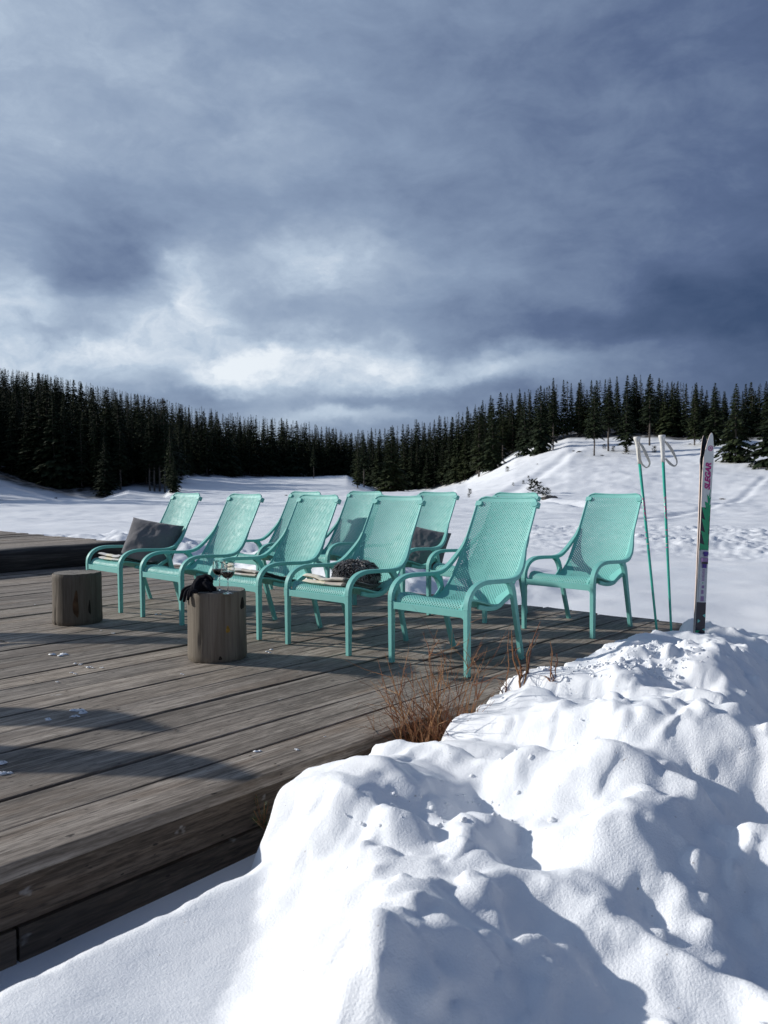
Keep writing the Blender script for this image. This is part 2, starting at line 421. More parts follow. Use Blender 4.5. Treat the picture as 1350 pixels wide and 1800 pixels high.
def build_terrain():
    af = np.linspace(R(-33), R(33), 520); ab = np.linspace(R(33), R(327), 90)[1:-1]
    ang = np.r_[af, ab]
    rr = np.r_[.6, 1.5, 2.5, np.geomspace(4, 70, 330), np.geomspace(71, 640, 190)[1:], np.geomspace(700, 4000, 10)]
    A, RR = np.meshgrid(ang, rr); x = RR*np.sin(A); y = RR*np.cos(A); z = terrain(x, y)
    nr, na = x.shape
    v = np.stack([x, y, z], -1).reshape(-1, 3)
    i, j = np.meshgrid(np.arange(nr-1), np.arange(na), indexing='ij'); j2 = (j+1) % na
    f = np.stack([i*na+j, (i+1)*na+j, (i+1)*na+j2, i*na+j2], -1).reshape(-1, 4)
    me = bpy.data.meshes.new('snow_field')
    v = np.vstack([v, [[0, 0, float(terrain(0., .1))]]]); c = len(v)-1
    fl = f.tolist() + [[c, int(b), int(a)] for a, b in zip(range(na), list(range(1, na)) + [0])]
    o = mesh_obj('snow_field', v, fl, M_FIELD, smooth=True)
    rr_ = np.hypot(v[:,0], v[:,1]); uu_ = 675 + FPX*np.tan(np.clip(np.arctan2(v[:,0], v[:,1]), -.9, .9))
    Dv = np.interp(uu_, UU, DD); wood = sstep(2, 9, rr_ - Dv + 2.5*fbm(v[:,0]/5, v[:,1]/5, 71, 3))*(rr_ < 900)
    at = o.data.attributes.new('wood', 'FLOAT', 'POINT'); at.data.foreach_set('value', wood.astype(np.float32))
    struct(o, 'snow covered field rising into wooded hills')
build_terrain()

# ------------------------------------------------------------------ trees
def spruce(h, cb, rad, seed, lv=26, nb=8, ns=5, dead=True, droop=.35):
    rg = random.Random(seed); T = MB(); K = MB()
    tr = .011*h + .03
    bend = [(rg.uniform(-.12,.12), rg.uniform(-.12,.12)) for _ in range(5)]
    path = [(bend[i % 5][0]*(i > 0), bend[i % 5][1]*(i > 0), h*i/6*.985) for i in range(7)]
    T.tube([(p[0], p[1], p[2] - (.8 if i == 0 else 0)) for i, p in enumerate(path)], [max(.015, tr*(1 - i/6.05)**.85) for i in range(7)], 6)
    if dead:
        for k in range(int(14*cb/6)+2):
            z = rg.uniform(.12, 1)*cb; a = rg.uniform(0, 6.28); l = rg.uniform(.5, 1.6)
            T.tube([(0,0,z), (l*math.cos(a), l*math.sin(a), z - rg.uniform(.1,.5))], [.03, .008], 3, False)
    for i in range(lv):
        m = max(5, int(nb*(1 - .35*i/lv))); a0 = rg.uniform(0, 6.28)
        tilt = rg.uniform(.82, 1.08)
        for b in range(m):
            if rg.random() < .07: continue
            t = (i + rg.uniform(-.75,.75))/lv; t = min(max(1 - (1-max(t, 0))**1.2, 0), .99)
            z = cb + (h - cb)*t
            rl = rad*((1-t)**1.05)*min(1, .62 + 2.4*t)*tilt*rg.uniform(.85, 1.1) + .10
            a = a0 + 6.283*b/m + rg.uniform(-.35,.35); L = rl*rg.uniform(.7, 1.12)
            ca, sa = math.cos(a), math.sin(a); dz = L*(droop*(1.25 - t))*rg.uniform(.7,1.3)
            def pt(f): return (L*f*ca, L*f*sa, z + .10*L*math.sin(f*2.2) - dz*f**1.3)
            for k in range(ns):
                f = .15 + .85*(k + rg.random()*.8)/ns; f = min(f, 1)
                p = Vector(pt(f)); sgn = 1 if (k % 2) else -1
                sl = (.22 + .44*L*(1.05 - .55*f))*rg.uniform(.6, 1.15)
                oa = a + sgn*rg.uniform(.35, .95)
                d = Vector((math.cos(oa), math.sin(oa), -.40 - rg.random()*.45)).normalized()
                sd = Vector((-math.sin(oa), math.cos(oa), rg.uniform(-.4,.4)))
                q1 = p + d*sl*.55 + sd*sl*.36; q2 = p + d*sl; q3 = p + d*sl*.5 - sd*sl*.34
                K.add([p, q1, q2, q3], [(0,1,2,3)])
            q = Vector(pt(1.06)); pr = Vector(pt(.6)); sd = Vector((-sa, ca, 0))*(.16*L + .04)
            K.add([pr, (pr+q)/2 + sd, q, (pr+q)/2 - sd], [(0,1,2,3)])
    for k in range(3):
        a = k*2.1; K.add([(0,0,h*1.0), (.10*math.cos(a), .10*math.sin(a), h*.975), (0,0,h*.94)], [(0,1,2)])
    return T, K
TREE_KINDS = [  # name, height, crown base, radius, levels ...
    ('full', 20, .8, 4.9, 38), ('full', 22, 1.4, 4.5, 40), ('slim', 23, 3.0, 3.8, 38), ('slim', 21, 2.2, 3.5, 36),
    ('bare', 23, 8.5, 3.6, 32), ('bare', 21, 7.0, 3.3, 30), ('full', 17, .3, 5.0, 34), ('bare', 22, 6.0, 3.7, 32)]
TREE_MESH = []
for k, (nm, h, cb, rad, lv) in enumerate(TREE_KINDS):
    T, K = spruce(h, cb, rad, 100+k, lv, 10, 7)
    to = T.build('trunk', M_TRUNKW, None, True); ko = K.build('crown', M_NEEDLE)
    TREE_MESH.append((to.data, ko.data, h, nm))
    bpy.data.objects.remove(to); bpy.data.objects.remove(ko)
SECT = [(-50,150,'at the far left'), (150,232,'left of the bare grove'), (232,318,'in the bare grove'),
        (318,480,'behind the second front chair'), (480,622,'beyond the middle chairs'),
        (622,760,'just right of the valley gap'), (760,885,'at the open slope corner'),
        (885,1015,'above the frontmost chair'), (1015,1150,'behind the ski poles'),
        (1150,1262,'behind the skis'), (1262,1500,'right of the skis')]
def sect(u):
    for a, b, t in SECT:
        if a <= u < b: return t
    return SECT[0][2] if u < 0 else SECT[-1][2]
KN = {'full': 'full skirted', 'slim': 'slim', 'bare': 'bare trunked'}
rgT = random.Random(5)
def place_tree(u, d, h, kind=None, label=None, depth='front row', group=None):
    x, y = (u-675)/FPX*d, d
    z = float(terrain(x, y))
    ks = [i for i, q in enumerate(TREE_MESH) if kind is None or q[3] == kind]
    tm, km, h0, nm = TREE_MESH[rgT.choice(ks)]
    size = 'tall' if h > 20.5 else ('medium' if h > 15 else 'small')
    lab = label or f'{size} {KN[nm]} spruce, {depth}, {sect(u)}'
    o = thing('spruce_tree', lab, 'tree', (x, y, z), rgT.uniform(0, 6.28), group or ('spruces ' + sect(u)))
    s = h/h0; w = s*rgT.uniform(.82, 1.3); o.scale = (w, w, s)
    for nm2, me in (('trunk', tm), ('crown', km)):
        link(bpy.data.objects.new(nm2, me), o)
    return o
def skyline(u): return float(np.interp(u, UU, VT))
def foot(u, v, lo=60, hi=420):
    """walk along the pixel's ray until it meets the terrain"""
    d = ray(u, v); t = np.linspace(lo, hi, 2200); x, y, z = d[0]*t, d[1]*t, CAM_H + d[2]*t
    h = terrain(x, y); k = int(np.argmax(z < h))
    if k == 0: k = int(np.argmin(z - h))
    return float(x[k]), float(y[k]), float(h[k])
special = [  # u, v of the foot, v of the tip, kind, label
    (1292,812,677,'full','lone spruce with drooping skirts on the open snow just right of the skis'),
    (1356,821,668,'full','big dark spruce cut by the right edge of the photo'),
    (1044,801,681,'bare','thin spruce standing farthest forward of the wood, left of the ski poles'),
    (1069,793,680,'bare','forward spruce with pale bare trunk, second left of the ski pole grips'),
    (1100,795,676,'slim','broad forward spruce just left of the ski pole grips'),
    (1141,783,660,'bare','tallest bare trunked spruce between the two ski pole grips'),
    (1220,783,677,'slim','single slim spruce rising just left of the ski tips'),
    (1255,781,676,'full','dark pointed spruce rising just right of the ski tips'),
    (922,801,690,'full','bushy spruce leading the right wood out onto the slope'),
    (950,797,679,'full','broad spruce second in the spur on the right slope'),
    (972,791,666,'bare','spruce with a thin pale trunk at the right end of the slope spur'),
    (866,827,701,'full','tall spruce at the corner of the right wood above the snowy slope'),
    (842,838,716,'slim','spruce with pale lower trunk beside the corner of the right wood'),
    (688,864,750,'full','rounded olive tinted spruce at the left end of the right wood'),
    (640,856,765,'bare','spruce with a bare trunk beside the valley gap'),
    (629,858,775,'slim','thin spruce leaning into the valley gap'),
    (552,841,780,'bare','lone bare trunked spruce at the far field edge'),
    (264,863,735,'bare','left spruce of the bare trunked grove'), (272,864,722,'bare','second bare trunked spruce from the left of the grove'),
    (281,864,728,'bare','middle bare trunked spruce of the grove'), (290,866,715,'bare','tallest spruce of the bare trunked grove'),
    (300,863,745,'slim','right spruce of the bare trunked grove'), (306,865,800,'full','short skirted spruce ending the grove on the right'),
    (212,861,745,'bare','spruce with a pale trunk in front of the dark wall left of the grove'),
    (185,873,765,'full','low skirted spruce bulging onto the snow in front of the left forest'),
]
for u, vb, vt, kd, lab in special:
    x, y, z = foot(u, vb); h = CAM_H + (843 - vt)/FPX*y - z
    place_tree(u, y, h, kd, lab, group='spruces standing out from the woods')
# rows of the forest: jittered over (column, depth); the ones hidden by others are dropped
cand = []
off = 2.0; row = 0
while off < 360:
    u = -70.0
    while u < 1420:
        D = float(np.interp(u, UU, DD)); E2 = float(np.interp(u, UU, D2))
        d = D + off + rgT.uniform(-2.2, 2.6)
        if d < E2 + 6 and not (1005 < u < 1150 and off < 7 and rgT.random() < .6): cand.append((d, u, row))
        u += FPX*(3.0 if row < 4 else 3.6)/d*rgT.uniform(.7, 1.3)
    off += 5.0 if row < 4 else (7.5 if row < 10 else 10.0); row += 1
cand.sort()
hor = np.full(1700, 2000.0); vis = []
for d, uu, row in cand:
    x, y = (uu-675)/FPX*d, d; z = float(terrain(x, y))
    vt = skyline(uu) + abs(rgT.gauss(0, 8)) - 3 - (rgT.random() < .10)*6*(uu > 640)
    hmax = z*0 + (CAM_H + (843 - vt)/FPX*d) - z
    h = rgT.triangular(12, 24, 19)*(1 + .16*float(VN(23)(uu/38., d/30.))); edge = False
    if h > hmax: h = hmax; edge = True
    if h < 8: continue
    _, v = project(x, y, z + h)
    pw = int(max(2, 1.2/d*FPX))
    a = int(uu + 150)
    lo = max(0, a - pw); hi = min(1699, a + pw)
    seg = hor[lo:hi]
    if seg.size == 0: continue
    gain = float(np.mean(seg) - v)
    if gain < 1.2: continue
    # the crown covers a narrow column; its foot stays open until rows close up
    w3 = int(max(2, 1.6/d*FPX)); hor[max(0, a-w3):min(1699, a+w3)] = np.minimum(hor[max(0, a-w3):min(1699, a+w3)], v + 3)
    vis.append((min(gain, h/d*FPX)*h/d, d, uu, h, row))
vis.sort(reverse=True)
inside = [q for q in vis if -5 < q[2] < 1355]
keep = inside[:270]; ks_ = set((q[1], q[2]) for q in keep)
for g, d, uu, h, row in sorted(keep, key=lambda q: q[1]):
    Dl = float(np.interp(uu, UU, DD)); k = None
    dep = 'front row' if d - Dl < 9 else ('second row' if d - Dl < 22 else ('deeper in the wood' if d - Dl < 90 else 'high on the hillside'))
    if d - Dl < 9: k = rgT.choice(['full', 'full', 'slim', 'full', 'slim'] if uu < 640 else ['full', 'slim', 'bare', 'full', 'slim'])
    place_tree(uu, d, h, k, None, dep)
# everything farther back: one mass
LOW = []
for k in range(5):
    T, K = spruce(20, .8 + .5*k, 3.9 + .2*k, 300+k, 21, 8, 3, False)
    T.v = np.array(T.v); K.v = np.array(K.v); LOW.append((T, K))
def build_mass(items):
    V = []; Fq = []; MI = []; base = 0
    for d, uu, h in items:
        x, y = (uu-675)/FPX*d, d; z = float(terrain(x, y)); T, K = rgT.choice(LOW)
        s = h/20; w = s*rgT.uniform(.8, 1.4); a = rgT.uniform(0, 6.28); ca, sa = math.cos(a)*w, math.sin(a)*w
        for S_, mi in ((T, 0), (K, 1)):
            p = S_.v; q = np.stack([p[:,0]*ca - p[:,1]*sa + x, p[:,0]*sa + p[:,1]*ca + y, p[:,2]*s + z], 1)
            V.append(q); Fq += [tuple(i + base for i in f) for f in S_.f]; MI += [mi]*len(S_.f); base += len(p)
    o = mesh_obj('distant_forest', np.vstack(V), Fq, None, mats=[M_TRUNKW, M_NEEDLE], midx=MI)
    return o
mass = [(q[1], q[2], q[3]) for q in vis if (q[1], q[2]) not in ks_]
# the same wood goes on beyond the left edge of the view, where it shades the field
for k in range(150):
    d = rgT.uniform(110, 260); uu = rgT.uniform(-620, -60); mass.append((d, uu, rgT.uniform(17, 25)))
for k in range(30):
    d = rgT.uniform(170, 260); uu = rgT.uniform(1440, 1700); mass.append((d, uu, rgT.uniform(17, 24)))
fo = build_mass(mass); struct(fo, 'dense dark spruce wood filling the hillsides', 'stuff'); fo['category'] = 'forest'
print('trees', len(keep), 'mass', len(mass))

# bare brown larches among the left forest
def larch(u, v_top, d, h, label):
    x, y = (u-675)/FPX*d, d; ztop = CAM_H + (843 - v_top)/FPX*d; z = float(terrain(x, y)); h = ztop - z
    o = thing('bare_larch', label, 'tree', (x, y, z), 0, 'bare brown larches in the left forest'); rg = random.Random(int(u)); T = MB(); K = MB()
    T.tube([(0,0,-.5),(0.1,0,h*.5),(0,0,h)], [.2,.12,.02], 6)
    for i in range(260):
        t = rg.uniform(.35, 1)**.8; zz = h*t; a = rg.uniform(0, 6.28); L = (1.02 - t)*h*.2*rg.uniform(.5,1.2) + .3
        p = Vector((0,0,zz)); q = p + Vector((L*math.cos(a), L*math.sin(a), L*rg.uniform(.1,.5)))
        K.tube([p, q], [.05,.02], 3, False)
        for j in range(4):
            b = p.lerp(q, rg.uniform(.4,1)); K.tube([b, b + Vector((rg.uniform(-.5,.5), rg.uniform(-.5,.5), rg.uniform(-.3,.6)))], [.03,.012], 3, False)
    T.build('trunk', M_TRUNKW, o, True); K.build('crown', M_TWIG, o)
larch(289, 700, 300, 20, 'bare brown larch showing above the bare trunked grove')
larch(72, 655, 440, 20, 'bare brown larch near the skyline at the left of the forest')

# ------------------------------------------------------------------ low bushes and rocks on the right slope
def bush_mesh(seed, n=120):
    rg = random.Random(seed); K = MB()
    for i in range(n):
        a = rg.uniform(0, 6.28); t = rg.random(); r = .75*(1 - t*.75)*rg.uniform(.2, 1); z = 1.3*t
        p = Vector((r*math.cos(a)*.5, r*math.sin(a)*.5, z)); d = Vector((math.cos(a), math.sin(a), rg.uniform(-.1,.7)))*rg.uniform(.25,.5)
        s = Vector((-math.sin(a), math.cos(a), 0))*.10
        K.add([p, p + d*.5 + s, p + d, p + d*.5 - s], [(0,1,2,3)])
    return K
def rock_mesh(seed):
    rg = random.Random(seed); K = MB(); n = 9; vs = []; fs = []
    for i in range(6):
        ph = math.pi*i/5
        for k in range(n):
            a = 6.283*k/n; q = rg.uniform(.75, 1.1)
            vs.append((math.sin(ph)*math.cos(a)*q, math.sin(ph)*math.sin(a)*q*.8, math.cos(ph)*.5*q))
    for i in range(5):
        for k in range(n): fs.append((i*n+k, (i+1)*n+k, (i+1)*n+(k+1) % n, i*n+(k+1) % n))
    K.add(vs, fs); return K
bm_ = [bush_mesh(k).build('bush_proto', M_BUSHLEAF).data for k in (1, 2, 3)]
rk_ = [rock_mesh(k).build('rock_proto', M_ROCK).data for k in (4, 5, 6)]
for o in [q for q in C.objects if q.name.startswith(('bush_proto', 'rock_proto'))]: bpy.data.objects.remove(o)
BUSH = [(936,868,1.0,'largest dark bush on the open slope above the frontmost chair'), (946,867,.8,'second dark bush, touching the largest one on the slope'),
        (957,871,.55,'small bush left of the flat rock on the slope'), (963,871,.5,'small bush just above the flat rock on the slope'),
        (892,829,.6,'bush at the corner of the right wood on the snow'), (876,822,.4,'low bush tucked under the corner spruces'),
        (826,868,.45,'pale twiggy tuft by the back chair with the grey pillow'), (824,874,.3,'lower of the twiggy tufts by the back chair'),
        (808,851,.6,'little dark bush at the foot of the right wood'), (929,840,.25,'tuft on the snow above the dark bushes'),
        (920,850,.3,'faint tuft left of the dark bushes'), (902,853,.25,'faint tuft on the small snowy rise'),
        (1101,798,.9,'dark bush at the feet of the pale trunked spruces'), (1078,793,.6,'low bush among the pale trunked spruces'),
        (1150,795,.7,'bush under the wood between the ski pole grips'), (1062,789,.6,'brush at the left foot of the pale trunked spruces')]
for k, (u, v, s, lab) in enumerate(BUSH):
    x, y, z = foot(u, v); o = bpy.data.objects.new('bush', bm_[k % 3]); link(o); o.location = (x, y, z - .1)
    s2 = s*1.6; o.scale = (s2*1.2, s2*1.2, s2); o.rotation_euler = (0, 0, k*1.3); tag(o, lab, 'bush', 'bushes on the right slope')
ROCKS = [(964,876,.95,'flat brown rock under the dark bushes on the slope'), (975,875,.6,'smaller rock right of the flat brown rock'),
         (1213,781,.5,'dark stone at the wood edge left of the skis'), (1270,878,.35,'dark stone on the snow right of the skis'),
         (1018,795,.8,'dark rock heap on the upper slope left of the trunks'), (1008,793,.5,'stone left of the dark rock heap on the upper slope'),
         (945,816,.3,'tiny stone alone on the upper slope'), (1058,801,.5,'stone below the pale trunked spruces'),
         (878,821,.5,'stone at the corner of the right wood'), (98,876,.35,'tiny dark stone on the snow before the left forest'), (503,871,.3,'tiny dark stone on the middle field')]
for k, (u, v, s, lab) in enumerate(ROCKS):
    x, y, z = foot(u, v, 40); o = bpy.data.objects.new('rock', rk_[k % 3]); link(o); o.location = (x, y, z); o.scale = (s*1.2, s, s*.8); o.rotation_euler = (0, 0, k*.9)
    tag(o, lab, 'rock', 'rocks on the snow')

# ------------------------------------------------------------------ deck
def build_deck():
    rg = random.Random(3)
    K = MB(); pitch = .2535; n = N0; k = 0
    while n < N1 - .05:
        w = pitch - rg.uniform(.012, .021); e = S1 + rg.uniform(-.05, .06); s0 = S0 + rg.uniform(-.1, .1)
        cuts = [s0, e]
        if k > 0 and rg.random() < .45: cuts.insert(1, rg.uniform(0, 5))
        for a, b in zip(cuts[:-1], cuts[1:]):
            b2 = b - (.004 if b != e else 0); nx = 26
            dz = rg.uniform(-.004, .003); tl = rg.uniform(-.003, .003); ph = rg.uniform(0, 6); yj = [rg.uniform(-.0025, .0025) for _ in range(nx+1)]
            ys = [0, .0025, w*.25, w*.5, w*.75, w-.0025, w]; cup = rg.uniform(-.003, .002)
            ringn = len(ys) + 2; vs = []
            for i in range(nx+1):
                x = a + (b2 - a)*i/nx; wob = .002*math.sin(x*2.1 + ph)
                for j, yy in enumerate(ys):
                    q = yy/w - .5
                    z = dz + tl*q + wob + cup*(1 - 4*q*q) - (.003 if j in (0, len(ys)-1) else 0)
                    off = yj[i] if j < 2 else (yj[-1-i] if j >= len(ys)-2 else 0)
                    vs.append((x, n + yy + off, z))
                vs.append((x, n + w + yj[-1-i], -.05)); vs.append((x, n + yj[i], -.05))
            fs = []
            for i in range(nx):
                for j in range(ringn):
                    j2 = (j+1) % ringn; fs.append((i*ringn+j, (i+1)*ringn+j, (i+1)*ringn+j2, i*ringn+j2))
            fs.append(tuple(range(ringn))); fs.append(tuple(nx*ringn + j for j in range(ringn-1, -1, -1)))
            K.add(vs, fs)
        n += pitch; k += 1
    o = K.build('wooden_deck', M_DECK); o.rotation_euler = (0, 0, TH)
    nl = MB(); q = 0
    while N0 + pitch*q < N1 - .05:
        for js in range(9):
            for off in (.045, .195):
                if rg.random() < .25: continue
                cx, cy, rr = S0 + js*1.2 + .05 + rg.uniform(-.015, .015), N0 + pitch*q + off + rg.uniform(-.012, .012), rg.uniform(.0035, .0055)
                nl.add([(cx + rr*1.5*math.cos(6.2832*k/7), cy + rr*math.sin(6.2832*k/7), .0042) for k in range(7)], [tuple(range(7))])
        q += 1
    struct(nl.build('nail_heads', M_IRON, o))
    struct(o, 'weathered grey wooden deck of wide boards')
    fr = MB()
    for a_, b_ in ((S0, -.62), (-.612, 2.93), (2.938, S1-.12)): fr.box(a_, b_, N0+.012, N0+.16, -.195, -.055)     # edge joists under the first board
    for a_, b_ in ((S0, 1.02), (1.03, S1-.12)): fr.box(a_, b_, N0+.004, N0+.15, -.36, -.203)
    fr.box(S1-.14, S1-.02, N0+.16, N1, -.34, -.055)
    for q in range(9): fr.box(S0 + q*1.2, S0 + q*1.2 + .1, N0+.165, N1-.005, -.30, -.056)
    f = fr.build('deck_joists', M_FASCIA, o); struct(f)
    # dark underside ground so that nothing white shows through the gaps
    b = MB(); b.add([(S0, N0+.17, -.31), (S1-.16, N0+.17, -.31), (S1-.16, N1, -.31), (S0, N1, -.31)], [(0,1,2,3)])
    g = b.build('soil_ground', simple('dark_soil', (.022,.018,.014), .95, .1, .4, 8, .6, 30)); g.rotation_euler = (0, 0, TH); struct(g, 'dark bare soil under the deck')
build_deck()
# raised edge on the left: squared log with an upper deck behind it
def build_upper():
    rg = random.Random(8)
    K = MB(); x0, x1 = -4.0, 6.02; nx = 60; seg = 16; vs = []; fs = []
    v1 = VN(21)
    for i in range(nx+1):
        x = x0 + (x1-x0)*i/nx
        for k in range(seg):
            a = 6.2832*(k+.5)/seg; ca, sa = math.cos(a), math.sin(a)
            ca = math.copysign(abs(ca)**.55, ca); sa = math.copysign(abs(sa)**.55, sa)
            q = 1 + .07*float(v1(x*1.5, k*.7)) + .03*float(v1(x*7, k*1.9))
            vs.append((x, N1 + .16 + .16*ca*q, .125 + .165*sa*q + .012*math.sin(x*1.1)))
    for i in range(nx):
        for k in range(seg): fs.append((i*seg+k, (i+1)*seg+k, (i+1)*seg+(k+1) % seg, i*seg+(k+1) % seg))
    fs.append(tuple(range(seg))); fs.append(tuple(nx*seg+k for k in range(seg-1, -1, -1)))
    K.add(vs, fs)
    o = K.build('log_beam', M_BEAM, None, True); o.rotation_euler = (0, 0, TH)
    tag(o, 'long dark squared log edging the raised platform at the back left of the deck', 'beam')
    P = MB(); n = N1 + .33; v2 = VN(22)
    while n < N1 + 6:
        w = .25; e = 6.0 + rg.uniform(-.06, .05); dz = rg.uniform(-.006, .006)
        vs = []; nx = 12
        P.box(x0, e, n, n + w - .012, .20 + dz, .262 + dz); n += w
    p = P.build('raised_platform', M_DECK); p.rotation_euler = (0, 0, TH); struct(p, 'upper platform of weathered boards behind the log beam')
build_upper()
# crumbs of snow lying on the boards
def crumbs():
    rg = random.Random(31); K = MB()
    spots = [(23,1121,.5),(105,1152,1.4),(134,1166,.6),(143,1168,.5),(159,1172,.8),(124,1183,.5),(133,1184,.7),(137,1251,1.5),(134,1259,1.2),(82,1263,.8),(8,1361,2.2),(3,1340,1),(200,1113,.4),
             (178,1108,.4),(322,1185,.6),(470,1144,1.0),(280,1080,.7),(60,1062,.6),(522,1317,.5),(180,1173,.4),(570,1294,.4),(102,1198,.4),(455,1320,.7)]
    for u, v, s in spots:
        for k in range(rg.randint(2, 6)):
            p = on_z(u + rg.gauss(0, 4*s), v + rg.gauss(0, 1.3*s), .002); r = rg.uniform(.004, .013)*s; vs = []
            for i in range(4):
                for j in range(6):
                    a = 6.283*j/6; ph = (.0, .5, .8, 1.3)[i]
                    q = rg.uniform(.7, 1.2)*r; vs.append((p.x + 1.6*q*math.cos(a)*math.cos(ph), p.y + q*math.sin(a)*math.cos(ph), .001 + .6*q*math.sin(ph)))
            K.add(vs, [(i*6+j, i*6+(j+1) % 6, (i+1)*6+(j+1) % 6, (i+1)*6+j) for i in range(3) for j in range(6)])
    o = K.build('snow_crumbs', M_BANK, None, True); struct(o, 'little crumbs of snow on the boards', 'stuff'); o['category'] = 'snow'
crumbs()

# ------------------------------------------------------------------ snow bank beside the deck
RS = np.linspace(-1.8, 9, 109)
RZ = np.array([-0.100,-0.100,-0.100,-0.100,-0.100,-0.100,-0.100,-0.100,-0.100,-0.100,-0.100,-0.100,-0.100,-0.100,-0.100,-0.100,-0.100,-0.100,-0.100,-0.100,-0.100,-0.098,-0.096,-0.095,-0.093,-0.091,-0.089,-0.087,-0.085,-0.084,-0.082,-0.080,-0.063,-0.045,-0.028,-0.011,0.039,0.004,0.059,0.062,0.054,0.050,0.071,-0.045,-0.026,-0.004,0.117,0.134,0.157,0.166,-0.022,0.173,0.190,0.195,0.180,0.189,0.231,0.195,0.201,0.231,0.223,0.243,0.215,0.161,0.205,0.224,0.231,0.261,0.126,0.113,0.105,0.062,0.000,0.145,0.125,0.063,0.090,0.021,0.050,0.027,0.003,-0.020,-0.030,-0.012,-0.019,-0.065,-0.139,-0.155,-0.213,-0.236,-0.236,-0.260,-0.272,-0.283,-0.295,-0.307,-0.318,-0.330,-0.342,-0.353,-0.365,-0.377,-0.388,-0.400,-0.400,-0.400,-0.400,-0.400,-0.400])
def bump_field():
    """rounded clumps and dents of shovelled snow, summed on a 1 cm grid"""
    g = np.random.default_rng(77); ns_, nn_ = 1081, 401; F = np.zeros((ns_, nn_))
    def put(cs, cn, r, a, el=1.0, an=0.0, p=1.6):
        i0 = int(max(0, (cs - r*1.4 + 1.8)*100)); i1 = int(min(ns_, (cs + r*1.4 + 1.8)*100 + 2)); j0 = int(max(0, (cn - r*1.4 + 1.66)*100)); j1 = int(min(nn_, (cn + r*1.4 + 1.66)*100 + 2))
        if i1 <= i0 or j1 <= j0: return
        S_, N_ = np.meshgrid(np.arange(i0, i1)/100 - 1.8 - cs, np.arange(j0, j1)/100 - 1.66 - cn, indexing='ij')
        c, q = math.cos(an), math.sin(an); X_ = (S_*c + N_*q)/el; Y_ = (-S_*q + N_*c)*el
        F[i0:i1, j0:j1] += a*np.clip(1 - (X_**2 + Y_**2)/(r*r), 0, 1)**p
    def rnd(): return g.uniform(-1.8, 7.5), g.uniform(-1.6, 2.3)
    for k in range(95):
        r = g.uniform(.22, .48); put(*rnd(), r, r*g.uniform(.16, .30), g.uniform(.8, 1.25), g.uniform(0, 3))
    for k in range(60):
        r = g.uniform(.14, .30); put(*rnd(), r, -r*g.uniform(.15, .32), g.uniform(.75, 1.3), g.uniform(0, 3), 1.3)
    dens = np.random.default_rng(5).random((12, 6))
    for k in range(1700):
        cs, cn = rnd(); w = dens[int((cs + 1.8)/9.3*11.9) % 12, int((cn + 1.6)/3.9*5.9) % 6]
        if g.random() > .25 + .75*w: continue
        r = g.uniform(.035, .15)*(.75 + .4*w); put(cs, cn, r, r*g.uniform(.12, .40), g.uniform(.75, 1.35), g.uniform(0, 3), 1.05)
    for cl in range(110):
        cs, cn = rnd()
        if cl == 0: cs, cn = 3.75, 1.75
        for k in range(60 if cl == 0 else 20):
            r = g.uniform(.015, .05); put(cs + g.normal(0, .22 if cl == 0 else .16), cn + g.normal(0, .13), r, r*g.uniform(.25, .6), g.uniform(.8, 1.25), g.uniform(0, 3), 1.1)
    return F
BF = bump_field()
def bumps(s, n):
    x = np.clip((np.asarray(s, float) + 1.8)*100, 0, BF.shape[0] - 1.001); y = np.clip((np.asarray(n, float) + 1.66)*100, 0, BF.shape[1] - 1.001)
    i, j = x.astype(int), y.astype(int); fx, fy = x - i, y - j
    return (BF[i, j]*(1-fx) + BF[i+1, j]*fx)*(1-fy) + (BF[i, j+1]*(1-fx) + BF[i+1, j+1]*fx)*fy
def bank(s, n):
    rz = np.interp(s, RS, RZ)
    wob = fbm(s*1.1, n*1.1 + 3, 41, 2)*.10
    edge = 2.20 + .07*fbm(s*2.6, s*0 + 1.5, 42, 3) + .05*fbm(s*9, s*0, 43, 2) - .16*np.exp(-((s-2.85)/.20)**2) - .02*sstep(1.9, 1.6, s)
    inner = np.clip((edge - n)/.9, 0, 1)
    body = rz + .16*inner**1.2*(1 - sstep(5.2, 7.2, s)) + .08*np.exp(-((s-3.7)/.8)**2 - ((n-1.55)/.4)**2)
    body = body - sstep(1.0, -1.2, n)*.30
    away = (s - 4.5)*.39 - (n - 2.0)*.92 + .16*fbm(s*1.7, n*1.7, 51, 2)
    body = body - .46*sstep(.05, 1.05, away)*sstep(6.6, 4.6, s)*sstep(1.3, 2.4, s)
    lump = .10*fbm(s*1.5 + 2, n*1.5, 44, 2) + bumps(s, n) - .06 + .006*fbm(s*11, n*11, 46, 2)
    edgef = sstep(0, .22, edge - n)
    z = body + lump*(.45 + .55*sstep(0, .9, edge - n)) - .03
    drop = sstep(.0, .10, edge - n)**.6
    z0 = -.42 + .29*sstep(2.32, 1.95, n) + .03*fbm(s*1.3, n*1.3, 53, 3)
    z = z0 + (z - z0)*drop
    # left flank falls away in a rounded shoulder
    sl = 1.70 + .10*fbm(n*2.2, n*0 + 4, 50, 3) - (2.2 - n)*1.0
    z = z0 + (z - z0)*sstep(0, .20 + .75*np.clip(2.1 - n, 0, 1), s - sl)**.8
    return z
